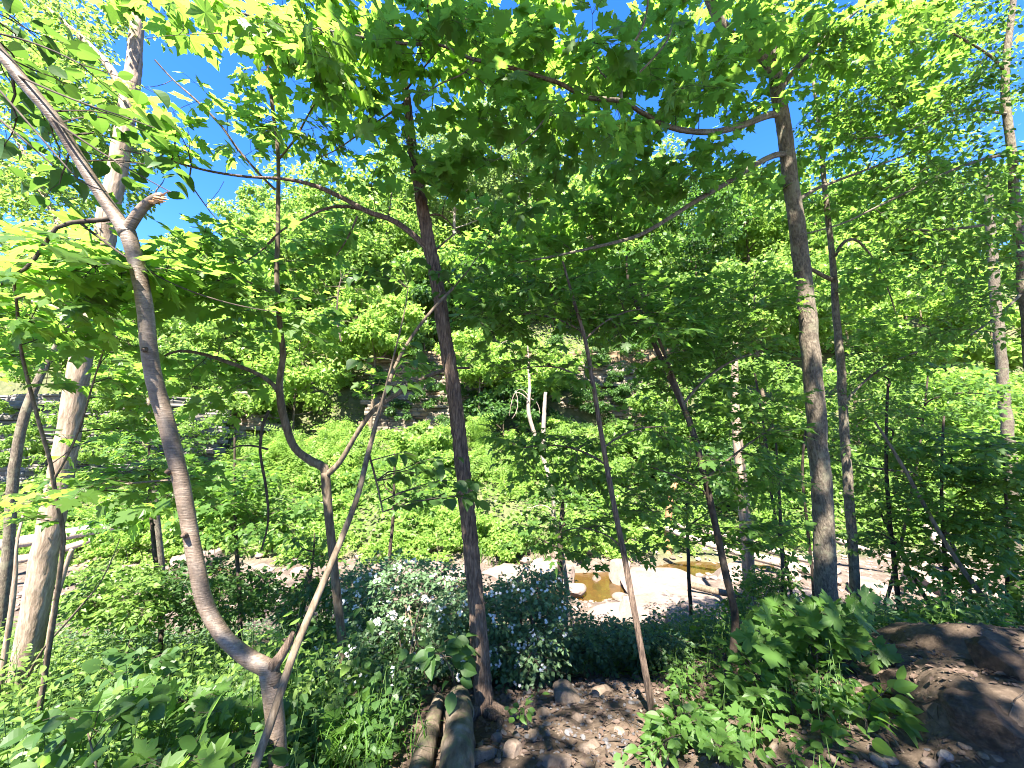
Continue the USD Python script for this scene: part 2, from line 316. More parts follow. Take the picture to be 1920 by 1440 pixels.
def oval(w, n):
    y = np.linspace(0, 1, n + 1)
    x = w * np.sin(np.pi * y ** 0.85) ** 0.8
    mid = np.column_stack([0 * y, y, -0.25 * y ** 2])
    R = np.column_stack([x, y, -0.25 * y ** 2 + 0.28 * x])[1:-1]; Lf = R * [-1, 1, 1]
    v = np.vstack([mid, R, Lf]); f = []
    for s, off in ((1, n + 1), (-1, n + 1 + len(R))):
        e = [0] + [off + i for i in range(len(R))] + [n]
        for i in range(n):
            q = [(i, e[i], e[i + 1]), (i, e[i + 1], i + 1)]
            for t in q:
                if len(set(t)) == 3:
                    f.append(t if s == 1 else t[::-1])
    return v, np.array(f)


OVAL_HI, OVAL_MID, KITE = oval(0.27, 5), oval(0.28, 3), (np.array([[0, 0, 0], [0.34, 0.45, 0.06], [0, 1, -0.1], [-0.34, 0.45, 0.06]], float), np.array([[0, 1, 2], [0, 2, 3]]))
ROUND_HI, ROUND_MID = oval(0.40, 6), oval(0.40, 3)
NARROW = (KITE[0] * [0.62, 1, 1], KITE[1])


def frond(n=5):
    vs, fs = [], []
    for i in range(n):
        y = 0.12 + 0.8 * i / (n - 1); l = 0.34 * (1 - 0.55 * abs(y - 0.5))
        for s in (-1, 1):
            k = KITE[0] * [0.55 * l, l, l]
            an = s * 1.15
            k = np.column_stack([k[:, 0] * math.cos(an) + k[:, 1] * math.sin(an), -k[:, 0] * math.sin(an) + k[:, 1] * math.cos(an) + y, k[:, 2] - 0.35 * y * y - 0.15 * k[:, 1]])
            vs.append(k); fs.append(KITE[1])
    return join(list(zip(vs, fs)))


FROND = frond()
KINDS = {'maple': [(20, MAPLE_HI), (9, MAPLE_MID), (0, MAPLE_LOW)], 'oval': [(24, OVAL_HI), (10, OVAL_MID), (0, KITE)], 'round': [(24, ROUND_HI), (9, ROUND_MID), (0, KITE)],
         'kite': [(0, KITE)], 'narrow': [(0, NARROW)], 'frond': [(0, FROND)]}


def place(proto, pos, d, n, s, r=rng):
    """Copies of a leaf shape: base points, midrib directions, face normals and lengths."""
    pv, pf = proto
    d = unit(d); x = unit(np.cross(d, n)); nn = np.cross(x, d)
    curl = r.uniform(-0.4, 2.2, len(pos))[:, None, None]; wid = r.uniform(0.85, 1.12, len(pos))[:, None, None]
    v = pos[:, None] + s[:, None, None] * (pv[None, :, :1] * wid * x[:, None] + pv[None, :, 1:2] * d[:, None] + pv[None, :, 2:] * curl * nn[:, None])
    f = pf[None] + (np.arange(len(pos)) * len(pv))[:, None, None]
    return v.reshape(-1, 3), f.reshape(-1, 3)


class Leaves:
    def __init__(self, kind):
        self.kind, self.a = kind, []

    def add(self, pos, d, n, s):
        self.a.append((np.atleast_2d(pos), np.atleast_2d(d), np.atleast_2d(n), np.atleast_1d(s)))

    def build(self, parent, mat, singles=0, min_px=12, name='foliage', leaf='leaf'):
        if not self.a:
            return
        pos, d, n, s = (np.concatenate([x[k] for x in self.a]) for k in range(4))
        mid = pos + unit(d) * s[:, None] * 0.5
        px, py, t = project(mid)
        size = np.where(t > 0.3, s * FPX / np.maximum(t, 0.3), 0)
        inside = (px > -20) & (px < 1940) & (py > -20) & (py < 1460) & (t > 0.3)
        rank = np.where(inside & (size >= min_px), size, 0)
        pick = np.argsort(-rank)[:singles]; pick = pick[rank[pick] > 0]
        one = np.zeros(len(pos), bool); one[pick] = True
        parts = []
        lods = KINDS[self.kind]
        hi = 1e9
        for lo, proto in lods:
            m = (size >= lo) & (size < hi); hi = lo
            if (m & ~one).any():
                k = m & ~one
                parts.append(place(proto, pos[k], d[k], n[k], s[k]))
            for i in np.nonzero(m & one)[0]:
                obj(leaf, place(proto, pos[i:i + 1], d[i:i + 1], n[i:i + 1], s[i:i + 1]), mat, parent)
        if parts:
            obj(name, join(parts), mat, parent, kind='stuff')


UP = np.array([0, 0, 1.0])


def traced(a, k=1.0):
    """Pixels, depths and widths in pixels to points and radii; a round limb seen aslant looks wider than it is."""
    a = np.asarray(a, float)
    d = np.gradient(a[:, :2], axis=0); d = unit(d)
    perp = (np.column_stack([-d[:, 1], d[:, 0]]) * np.column_stack([a[:, 0] - 960, a[:, 1] - 720]) / FPX).sum(1)
    return np.column_stack([P(a[:, 0], a[:, 1], a[:, 2]), k * a[:, 3] * a[:, 2] / FPX / 2 / np.sqrt(1 + perp ** 2)])


class Tree:
    """A woody plant traced limb by limb; its twigs and leaves grow from the limbs towards chosen places."""

    def __init__(self, name, label, cat, base, bark, leaf, kind='maple', group=None, seed=1):
        self.node = thing(name, label, cat, base, group)
        self.bark, self.leafmat, self.r = bark, leaf, np.random.default_rng(seed)
        self.w = 1.0; self.face = np.zeros(3); self.L = Leaves(kind); self.pts, self.rad, self.tw = [], [], []

    def limb(self, path, part='branch', world=False, sides=9, bump=0.08, step=0.06, freq=7, mat=None, flare=0.0, skel=True, label=None, ridges=0.0):
        """path: (pixel x, pixel y, depth, width in pixels) or, in world, (x, y, z, radius)."""
        a = np.asarray(path, float)
        if not world:
            a = traced(a, self.w)
        q = smooth_path(a, step)
        q[:, 3] = np.maximum(q[:, 3], 0.0015)
        if flare:
            h = np.linalg.norm(q[:, :3] - q[0, :3], axis=1)
            q[:, 3] *= 1 + flare * np.exp(-h / 0.16)
        if ridges:
            h_ = np.linalg.norm(np.diff(q[:, :3], axis=0, prepend=q[:1, :3]), axis=1).cumsum()
        if len(q) > 6:
            w = q[:, 3:4] * 0.25 * np.sin(np.linspace(0, np.pi, len(q)))[:, None]
            q[:, :3] += w * (np.stack([fbm(q[:, :3] * 2.5, 2, 31 + k) for k in range(3)], 1) - 0.5) * 2
        tb = tube(q[:, :3], q[:, 3], sides, bump, int(self.r.integers(99)), freq)
        if ridges:                       # furrows along the trunk, as deep as the bark is thick
            V = tb[0][:len(q) * sides].reshape(len(q), sides, 3); an = np.arange(sides) / sides * 2 * np.pi
            rr = q[:, 3].mean(); ax = np.stack(np.broadcast_arrays(np.cos(an)[None] * rr * 75, np.sin(an)[None] * rr * 75, h_[:, None] * 9), -1)
            g = np.abs(fbm(ax, 3, 17) - 0.5) * 2
            V += (V - q[:, None, :3]) * (ridges * (np.clip(g * 2.6, 0, 1) - 0.7))[..., None]
        o = obj(part, tb, mat or self.bark, self.node, smooth=True, label=label)
        if skel:
            self.pts += list(q[::max(1, int(0.06 / step)), :3]); self.rad += list(q[::max(1, int(0.06 / step)), 3])
        return q

    def targets(self, blobs):
        out = []
        for (px, py, rx, ry, t0, t1, n) in blobs:
            k = self.r.normal(size=(n, 2)); k = unit(k) * np.sqrt(self.r.uniform(0, 1, (n, 1)))
            out.append(P(px + k[:, 0] * rx, py + k[:, 1] * ry, self.r.uniform(t0, t1, n)))
        return np.vstack(out)

    def grow(self, T, size=0.09, node=0.085, tail=0.55, shoots=3, shoot=(0.12, 0.32), flat=0.3, droop=0.35, arch=0.10, bare=0.0, thin=1.0):
        r = self.r
        dist = cKDTree(np.array(self.pts)).query(T)[0]
        order = np.argsort(dist); T = T[order]
        for b in range(0, len(T), 24):
            kd = cKDTree(np.array(self.pts))
            dd, ii = kd.query(T[b:b + 24])
            for tgt, L_, i in zip(T[b:b + 24], dd, ii):
                if L_ < 0.04:
                    continue
                a = self.pts[i]; m = a + 0.5 * (tgt - a) + UP * arch * L_ + r.normal(size=3) * 0.09 * L_
                n = max(4, int(L_ / 0.07)); u = np.linspace(0, 1, n)[:, None]
                q = (1 - u) ** 2 * a + 2 * u * (1 - u) * m + u ** 2 * tgt
                q[1:-1] += r.normal(size=(n - 2, 3)) * 0.006
                r0 = min(0.0025 + 0.0055 * L_, max(0.002, 0.75 * self.rad[i])) * thin
                self.tw.append(tube(q, np.linspace(r0, 0.0012 * max(1, thin), n), 4, cap=False))
                self.pts += list(q[1:]); self.rad += list(np.linspace(r0, 0.0015, n)[1:])
                if r.random() < bare:
                    continue
                self.leafy(q, L_, size, node, tail, flat, droop)
                for _ in range(shoots):
                    k = r.integers(max(1, n // 3), n); o = q[k]; tg = unit(q[k] - q[k - 1])
                    side = unit(np.cross(tg, UP + r.normal(size=3) * 0.25)) * (1 if r.random() < 0.5 else -1)
                    l = r.uniform(*shoot); e = o + (tg * 0.75 + side) / 1.25 * l + UP * r.normal() * 0.05 * l
                    s_ = np.linspace(o, e, 4); s_[1:3, 2] += 0.03 * l
                    self.tw.append(tube(s_, np.linspace(0.0022, 0.001, 4) * thin, 3, cap=False))
                    self.leafy(s_, l, size, node, l * 0.85, flat, droop)

    def leafy(self, q, L_, size, node, tail, flat, droop):
        r = self.r
        ln = min(L_, tail); k = max(1, int(ln / node))
        s = np.concatenate([[1.0], 1 - (np.arange(k) + r.uniform(0, 1, k)) * node / max(L_, 1e-6)])
        s = np.clip(s, 0.02, 1)
        x = s * (len(q) - 1); i = np.minimum(x.astype(int), len(q) - 2)
        p = q[i] + (q[i + 1] - q[i]) * (x - i)[:, None]; t = unit(q[i + 1] - q[i])
        side = unit(np.cross(t, UP))
        pos, d = [p[:1]], [t[:1] + r.normal(size=(1, 3)) * 0.2]
        for sg in (-1, 1):
            keep = r.random(len(p) - 1) < 0.88
            dd = t[1:] * 0.55 + sg * side[1:] + r.normal(size=(len(p) - 1, 3)) * 0.3
            pos.append(p[1:][keep]); d.append(dd[keep])
        pos, d = np.vstack(pos), unit(np.vstack(d))
        m = len(pos); sz = size * r.uniform(0.6, 1.2, m)
        d[:, 2] -= np.abs(r.normal(droop, 0.25, m)); d = unit(d)
        pet = d * [1, 1, 0.4] * (sz * 0.45)[:, None]
        nrm = unit(UP + self.face + r.normal(size=(m, 3)) * flat)
        self.L.add(pos + pet, d, nrm, sz)
        if self.L.kind == 'maple' and size > 0.06:
            _, _, tt = project(pos)
            near = (tt > 0) & (tt < 3.6)
            if near.any():
                self.tw.append(stalks(pos[near], (pos + pet)[near], 0.0009))

    def finish(self, singles=0, min_px=14):
        if self.tw:
            obj('twigs', join(self.tw), M['twig'], self.node, kind='stuff')
        self.L.build(self.node, self.leafmat, singles, min_px)


def stalks(a, b, r):
    """Thin three-sided stalks from a to b."""
    d = unit(b - a); x = unit(np.cross(d, [0.2, 0.9, 0.3])); y = np.cross(d, x)
    an = np.array([0, 2.094, 4.189])
    c = np.cos(an)[None, :, None] * x[:, None] + np.sin(an)[None, :, None] * y[:, None]
    v = np.concatenate([a[:, None] + c * r, b[:, None] + c * r], 1)
    f = np.array([[0, 1, 4], [0, 4, 3], [1, 2, 5], [1, 5, 4], [2, 0, 3], [2, 3, 5]])
    return v.reshape(-1, 3), (f[None] + (np.arange(len(a)) * 6)[:, None, None]).reshape(-1, 3)


def ico(sub):
    import trimesh
    m = trimesh.creation.icosphere(subdivisions=sub)
    return np.array(m.vertices), np.array(m.faces)


ICO = {k: ico(k) for k in (0, 1, 2, 3, 4)}


def rock(c, size, seed, sub=3, facets=9, rough=0.10, flat_top=None):
    """A stone cut by random planes, with an uneven surface."""
    r = np.random.default_rng(seed)
    v, f = ICO[sub]; v = v.copy()
    for _ in range(facets):
        n = unit(r.normal(size=3)); h = r.uniform(0.55, 0.85)
        k = v @ n - h
        v -= np.clip(k, 0, None)[:, None] * n * 0.92
    v = v * (1 + rough * 2 * (fbm(v * 2.2 + seed, 4, seed) - 0.5)[:, None])
    if rough > 0.3:
        v = v * (1 + 0.30 * (fbm(v * 8 + seed, 3, seed + 1) - 0.5)[:, None] + 0.10 * (np.random.default_rng(seed).random(len(v)) - 0.5)[:, None])
    v = v * np.asarray(size)
    if flat_top is not None:
        v[:, 2] = np.minimum(v[:, 2], flat_top + 0.12 * (v[:, 2] - flat_top))
    a = r.uniform(0, 6.28); ca, sa = math.cos(a), math.sin(a)
    v = np.column_stack([v[:, 0] * ca - v[:, 1] * sa, v[:, 0] * sa + v[:, 1] * ca, v[:, 2]])
    return v + c, f

#==PART2==
# ---------------------------------------------------------------- the ground
def lines(lo, hi, c, d0, grow):
    out = [c]
    for s, end in ((-1, lo), (1, hi)):
        x, d = c, d0
        while (x - end) * s < 0:
            x += s * d; d *= grow if abs(x - c) > 5 else 1.0
            out.append(x)
    return np.array(sorted(out))


gx, gy = lines(-160, 160, 0.3, 0.09, 1.045), lines(-70, 190, 3.4, 0.085, 1.04)
X, Y = np.meshgrid(gx, gy)
gv = np.column_stack([X.ravel(), Y.ravel(), terrain(X, Y).ravel()])
nx = len(gx)
i, j = np.meshgrid(np.arange(len(gy) - 1), np.arange(nx - 1), indexing='ij')
q = np.stack([i * nx + j, i * nx + j + 1, (i + 1) * nx + j + 1, (i + 1) * nx + j], -1).reshape(-1, 4)
obj('ground', (gv, np.vstack([q[:, [0, 1, 2]], q[:, [0, 2, 3]]])), M['ground'], smooth=True, kind='structure')

# ---------------------------------------------------------------- the creek and its stones
WZ = -3.16
wx, wy = np.meshgrid(np.linspace(-30, 30, 60), np.linspace(11.0, 18.2, 16))
wv = np.column_stack([wx.ravel(), wy.ravel(), np.full(wx.size, WZ)])
i, j = np.meshgrid(np.arange(15), np.arange(59), indexing='ij')
q = np.stack([i * 60 + j, i * 60 + j + 1, (i + 1) * 60 + j + 1, (i + 1) * 60 + j], -1).reshape(-1, 4)
obj('creek_water', (wv, np.vstack([q[:, [0, 1, 2]], q[:, [0, 2, 3]]])), M['water'], kind='structure')


def creek_pt(px, py, z):
    d = ray(px, py); t = (z - EYE[2]) / d[2]
    return EYE + d * t, float(t)


SLABS = [  # pixel, width and depth in metres, height above the water, label
    (955, 1075, 2.3, 1.5, 0.50, 'broad pale pink flat-topped slab left of the amber pool, behind the oak trunk'),
    (1035, 1068, 1.4, 1.0, 0.42, 'pale slab with a cracked face at the left edge of the amber pool'),
    (870, 1075, 2.0, 1.2, 0.36, 'pale slab behind the white flowering shrub, left of the ridged trunk'),
    (760, 1060, 2.2, 1.0, 0.30, 'low pale slab showing over the top of the flowering shrub'),
    (1240, 1085, 2.8, 1.9, 0.26, 'largest smooth pink slab, right of the amber pool behind the thin sapling'),
    (1300, 1125, 2.0, 1.3, 0.24, 'low pink slab in front of the largest slab'),
    (1165, 1062, 0.8, 0.6, 0.45, 'small upright pale boulder at the right rim of the amber pool'),
    (1075, 1100, 0.8, 0.5, 0.12, 'flat pale ledge barely above the amber water'),
    (1140, 1150, 1.4, 0.7, 0.16, 'pale shelf of rock below the amber pool, above the green shrubs'),
    (1210, 1140, 2.2, 1.2, 0.42, 'smooth pale slab stepping down from the largest slab towards the low shrubs'),
    (1330, 1150, 1.6, 1.0, 0.50, 'blocky pale boulder left of the forked sapling foot'),
    (1265, 1165, 1.1, 0.6, 0.60, 'rounded grey-pink boulder half in shadow at the near edge of the creek'),
    (1300, 1180, 0.55, 0.4, 0.35, 'small rounded boulder beside the half shadowed boulder'),
    (1380, 1065, 2.0, 1.0, 0.30, 'pale slab under the driftwood trunks'),
    (1470, 1110, 1.8, 1.0, 0.30, 'pale slab just left of the grey maple trunk'),
    (1640, 1110, 2.2, 1.0, 0.35, 'pale slab right of the two upright trunks'),
    (1750, 1080, 2.0, 1.0, 0.40, 'pale slab behind the dark sapling thicket at right'),
    (1850, 1120, 1.8, 1.0, 0.40, 'pale slab by the right edge, past the leaning poles'),
    (250, 1075, 2.2, 1.2, 0.30, 'pale gravelly slab behind the leaning pale trunk'),
    (480, 1075, 1.8, 1.0, 0.30, 'pale slab between the bent cherry and the twisted tree'),
    (380, 1040, 1.8, 0.9, 0.35, 'pale slab just left of the bent cherry trunk'),
]
for k, (px, py, w, dp, h, lab) in enumerate(SLABS):
    c, _ = creek_pt(px, py, WZ + 0.2 + h * 0.7)
    obj('rock_slab', rock(c - [0, 0, h * 0.75], (w / 2 * 1.45, dp / 2 * 1.5, h * 1.9), 100 + k, 3, 10, 0.07, flat_top=h * 1.05), M['slab'], smooth=False, label=lab, cat='rock')
rs = np.random.default_rng(5)
for k in range(130):
    x, y = rs.uniform(-15, 17), rs.uniform(10.8, 18.4)
    s = rs.uniform(0.10, 0.32) * (1.5 if rs.random() < 0.15 else 1)
    z = max(float(terrain(x, y)), WZ - 0.1)
    obj('cobble', rock(np.array([x, y, z + s * 0.25]), (s, s * rs.uniform(0.6, 1), s * rs.uniform(0.45, 0.8)), 300 + k, 2, 7, 0.06), M['slab' if k % 4 else 'stone'],
        label='pale rounded cobble lying on the stony creek bed', cat='stone', group='cobbles on the creek bed')
# finer gravel of the bars
def pebbles(n, xr, yr, smin, smax, seed, zmin=-9):
    r = np.random.default_rng(seed)
    x, y = r.uniform(*xr, n), r.uniform(*yr, n)
    v, f = ICO[0]
    s = r.uniform(smin, smax, n) * r.choice([0.6, 1, 1.6], n, p=[0.5, 0.4, 0.1])
    z = np.maximum(terrain(x, y), zmin)
    sc = s[:, None] * np.column_stack([r.uniform(0.7, 1.3, n), r.uniform(0.7, 1.2, n), r.uniform(0.35, 0.7, n)])
    a = r.uniform(0, 6.28, n)
    w = v[None] * (1 + 0.35 * r.uniform(-1, 1, (n, len(v), 1))) * sc[:, None]
    w = np.stack([w[..., 0] * np.cos(a)[:, None] - w[..., 1] * np.sin(a)[:, None], w[..., 0] * np.sin(a)[:, None] + w[..., 1] * np.cos(a)[:, None], w[..., 2]], -1)
    w = w + np.column_stack([x, y, z + 0.2 * s])[:, None]
    return w.reshape(-1, 3), (f[None] + (np.arange(n) * len(v))[:, None, None]).reshape(-1, 3)


obj('creek_gravel', pebbles(4500, (-18, 20), (10.2, 19), 0.03, 0.09, 11), M['slab'], kind='stuff', label='loose pale gravel spread over the bars of the creek bed', cat='gravel')


# ---------------------------------------------------------------- cliffs: courses of rock, each a ledge of its own
def cliff(name, label, x0, x1, y0, z0, z1, courses, seed, mats, bend=0.0, back=2.6):
    r = np.random.default_rng(seed)
    node = thing(name, label, 'cliff', (0.5 * (x0 + x1), y0, z0))
    edges = np.sort(np.concatenate([[z0, z1], np.linspace(z0, z1, courses + 1)[1:-1] + r.uniform(-0.3, 0.3, courses - 1) * (z1 - z0) / courses]))
    for k in range(courses):
        x = x0 + r.uniform(-0.6, 0.6)
        off = r.uniform(-0.10, 0.10) + (0.28 if r.random() < 0.12 else 0)
        while x < x1:
            w = r.uniform(0.5, 1.9); e = min(x + w, x1 + 0.8)
            n = max(3, int((e - x) / 0.22)); xs = np.linspace(x, e - 0.03, n)
            lo, hi = edges[k] + 0.015, edges[k + 1] - 0.01
            fr = y0 + bend * ((xs - x0) / (x1 - x0) - 0.5) ** 2 * 4 - off - r.uniform(-0.14, 0.14) + (fbm(np.column_stack([xs * 0.8, 0 * xs + k * 0.35, 0 * xs]), 4, seed) - 0.5) * 1.8
            slope = 0.16 * (lo - z0)
            rows = [(fr + slope + 0.04, lo), (fr + slope - 0.02, 0.5 * (lo + hi)), (fr + slope + 0.02, hi), (fr * 0 + y0 + back + slope, hi)]
            v = np.vstack([np.column_stack([xs, yy + r.uniform(-0.03, 0.03, n) * (q_ < 3), np.full(n, zz) + r.uniform(-0.03, 0.03, n) * (q_ == 1)]) for q_, (yy, zz) in enumerate(rows)] +
                          [np.column_stack([xs, np.full(n, y0 + back + slope), np.full(n, lo)])])
            f = []
            for a in range(5):
                b = (a + 1) % 5
                for c in range(n - 1):
                    f += [(a * n + c, a * n + c + 1, b * n + c + 1), (a * n + c, b * n + c + 1, b * n + c)]
            for c in (0, n - 1):
                ring = [a * n + c for a in range(5)]
                f += [(ring[0], ring[g + 1], ring[g]) if c else (ring[0], ring[g], ring[g + 1]) for g in (1, 2, 3)]
            obj('ledge', (v, np.array(f)), mats[0 if r.random() < 0.95 else 1] if k < courses * 0.80 else mats[1], node)
            x = e
    return node


cliff('limestone_cliff', 'limestone cliff in thin beds with an ochre top, half hidden across the creek', -11.5, 12.5, 31.6, 2.6, 9.6, 24, 3, (M['limestone'], M['ochre']), bend=-1.0)
cliff('shale_cliff', 'grey thinly bedded shale bank behind the leaning pale trunk at left', -36, -18.6, 21.6, -2.9, 4.6, 34, 4, (M['shale'], M['shale']), bend=2.0)
cliff('pale_outcrop', 'pale lit rock outcrop showing behind the bent cherry trunk', -24.5, -18.0, 26.6, 0.8, 6.3, 18, 6, (M['limestone'], M['limestone']))

# ---------------------------------------------------------------- far trees and shrubs
def crown_points(r, c, R, n, clusters, flat=0.65, fill=0.5):
    """Leaf places of a crown made of clumps."""
    k = unit(r.normal(size=(clusters, 3))) * (r.uniform(fill ** 3, 1, (clusters, 1)) ** (1 / 3))
    k[:, 2] = np.where(k[:, 2] < -0.75, -0.5, k[:, 2])
    cc = c + k * R
    w = r.uniform(0.5, 1.5, clusters)
    idx = r.choice(clusters, n, p=w / w.sum())
    loc = r.normal(size=(n, 3)); loc = unit(loc) * r.uniform(0.2, 1, (n, 1)) ** 0.5
    rad = (0.20 + 0.13 * r.random(clusters)) * R.mean()
    pos = cc[idx] + loc * rad[idx, None] * [1.15, 1.15, flat]
    nrm = unit(loc * 0.7 + UP * 0.75 + r.normal(size=(n, 3)) * 0.45)
    return pos, nrm, cc


def far_tree(label, cat, px, py, rx, ry, t, n, leaf, mat, bark='stem', kind='kite', clusters=42, trunk=True, group=None, seed=0, name='tree', tw=0.016, lean=0.0, fill=0.5, flat=0.65):
    r = np.random.default_rng(1000 + seed)
    c = P(px, py, t); R = np.array([rx * t / FPX, 0.85 * rx * t / FPX, ry * t / FPX])
    bx = c[0] + lean; by = c[1]
    base = np.array([bx, by, float(terrain(bx, by))])
    base[2] = min(base[2], c[2] - R[2] * 0.5)
    node = thing(name, label, cat, base, group)
    pos, nrm, cc = crown_points(r, c, R, n, clusters, flat, fill)
    top = c + [0, 0, R[2] * 0.55]
    H = max(1.0, top[2] - base[2])
    if trunk:
        q = smooth_path([[*base - [0, 0, 0.3], H * tw], [*(base * 0.6 + top * 0.4 + r.normal(size=3) * 0.02 * H), H * tw * 0.75], [*top, H * tw * 0.2]], 0.4)
        obj('trunk', tube(q[:, :3], q[:, 3], 8, 0.1, seed, 3), M[bark], node, smooth=True)
        br = []
        for k in range(min(18, clusters)):
            e = cc[k]; s = q[np.argmin(np.abs(q[:, 2] - (e[2] - 0.35 * np.linalg.norm((e - top)[:2]) - 0.3)))]
            m = 0.5 * (s[:3] + e) + [0, 0, -0.06 * np.linalg.norm(e - s[:3])] + r.normal(size=3) * 0.15
            b = smooth_path([[*s[:3], s[3] * 0.5], [*m, s[3] * 0.35], [*e, 0.008]], 0.35)
            br.append(tube(b[:, :3], b[:, 3], 5, cap=False))
        obj('branches', join(br), M[bark], node, smooth=True, kind='stuff')
    lv = Leaves(kind)
    d = unit(r.normal(size=(n, 3)) + (nrm * [1, 1, 0]) * 0.8 - UP * 0.35)
    lv.add(pos, d, nrm, leaf * (2.0 if kind == 'kite' else 1.0) * r.uniform(0.6, 1.35, n))
    lv.build(node, M[mat], 0, name='crown')
    return node


SK = 'tree on the skyline across the creek'
FAR = [  # px, py, rx, ry, depth, leaves, leaf length, material, label
    (470, 600, 120, 130, 34, 9000, .20, 'far', 'mid green tree left of the skyline, below the largest patch of sky'),
    (350, 560, 100, 110, 36, 7000, .20, 'far', 'rounded tree behind the broken stub of the bent cherry'),
    (610, 450, 115, 160, 38, 11000, .20, 'far', 'tall light green tree on the skyline left of the ridged trunk'),
    (735, 400, 75, 140, 42, 8000, .20, 'far', 'narrow light green tree on the skyline right beside the ridged trunk'),
    (930, 290, 105, 120, 51, 8000, .22, 'far', 'tree rising highest at the centre behind the pale green tree'),
    (1060, 310, 100, 120, 51, 8000, .22, 'pale', 'pale tree high at the centre right of the tallest trees'),
    (1190, 350, 95, 100, 51, 7000, .22, 'far', 'tree high on the ridge left of the small sky gaps'),
    (860, 320, 105, 120, 46, 10000, .20, 'pale', 'tallest pale green tree breaking the skyline, right of the ridged trunk'),
    (990, 390, 95, 130, 47, 8500, .22, 'pale', 'pale thin-crowned tree high on the slope at the centre'),
    (1110, 420, 95, 120, 45, 8500, .22, 'far', 'green tree high on the slope right of the centre'),
    (1300, 440, 85, 110, 40, 8000, .18, 'dark', 'dark blue-green tree with dense crown, left of the grey maple trunk'),
    (1215, 400, 80, 100, 47, 7000, .22, 'far', 'green tree between the pale thin-crowned tree and the dark tree on the skyline'),
    (1400, 400, 90, 110, 47, 7500, .22, 'fresh', 'yellow-green tree on the skyline behind the grey maple trunk'),
    (1530, 420, 105, 120, 42, 8500, .20, 'far', 'bright tree on the skyline just right of the grey maple trunk'),
    (1670, 410, 105, 110, 43, 8500, .20, 'fresh', 'bright yellow-green tree under the gap of sky at right'),
    (1790, 430, 100, 110, 40, 8500, .20, 'far', 'leafy tree on the skyline left of the far right trunk'),
    (1910, 430, 110, 120, 40, 8500, .20, 'far', 'tree on the skyline at the right edge'),
    (560, 680, 110, 100, 30, 9000, .17, 'fresh', 'bright feathery tree left of the ridged trunk, below the dead twigs'),
    (705, 610, 85, 85, 31, 9000, .16, 'fresh', 'bright rounded tree top above the cliff, touching the ridged trunk'),
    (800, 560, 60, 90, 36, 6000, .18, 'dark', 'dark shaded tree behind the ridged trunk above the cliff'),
    (640, 520, 100, 70, 37, 6000, .18, 'far', 'shaded tree behind the tangle of dead twigs'),
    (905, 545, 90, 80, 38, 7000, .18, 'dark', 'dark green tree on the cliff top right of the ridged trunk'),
    (1030, 540, 95, 80, 40, 7000, .18, 'far', 'green tree on the cliff top over the dead white snag'),
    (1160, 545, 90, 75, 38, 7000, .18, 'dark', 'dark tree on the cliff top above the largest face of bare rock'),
    (1270, 590, 95, 90, 34, 8000, .18, 'far', 'leafy tree just right of the cliff face'),
    (1420, 560, 110, 100, 33, 8500, .18, 'far', 'bright leafy tree behind and left of the grey maple trunk'),
    (1580, 570, 110, 100, 32, 8500, .18, 'fresh', 'bright leafy tree between the grey maple and the slim trunk behind it'),
    (1720, 590, 110, 110, 31, 9000, .18, 'fresh', 'bright lime tree on the sunny slope at right'),
    (1860, 600, 110, 120, 30, 9000, .18, 'fresh', 'bright leafy tree behind the pale smooth pole at right'),
    (410, 760, 100, 70, 28, 7000, .15, 'far', 'leafy tree between the bent cherry and the pale outcrop'),
    (250, 620, 120, 110, 27, 8000, .16, 'far', 'green tree over the shale bank behind the leaning pale trunk'),
    (90, 600, 130, 120, 26, 8000, .16, 'far', 'green tree over the shale bank at the left edge'),
    (900, 670, 75, 60, 29, 6000, .13, 'fresh', 'light maple hanging over the cliff right of the ridged trunk'),
    (1005, 690, 80, 55, 29, 6000, .13, 'fresh', 'light leafy tree in front of the cliff by the dead white snag'),
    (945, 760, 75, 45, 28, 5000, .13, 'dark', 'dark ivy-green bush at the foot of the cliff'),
    (1290, 760, 95, 85, 26, 8000, .14, 'far', 'grey-green leafy tree right of the bare cliff, low on the slope'),
    (1420, 760, 95, 90, 25, 8000, .14, 'far', 'leafy tree low on the slope left of the grey maple trunk'),
    (1600, 760, 110, 90, 25, 8000, .14, 'far', 'leafy tree low on the slope right of the grey maple trunk'),
    (1760, 790, 110, 100, 24, 8000, .14, 'fresh', 'bright leafy tree low on the slope behind the dark thicket'),
    (1890, 800, 90, 110, 24, 7000, .14, 'fresh', 'bright leafy tree low on the slope at the right edge'),
]
for k, (px, py, rx, ry, t, n, lf, m, lab) in enumerate(FAR):
    far_tree(lab, 'tree', px, py, rx, ry, t, int(n * 0.8), lf * 1.1, m, seed=k, bark='dead' if m == 'pale' else 'stem', tw=0.012, name='hillside_tree')
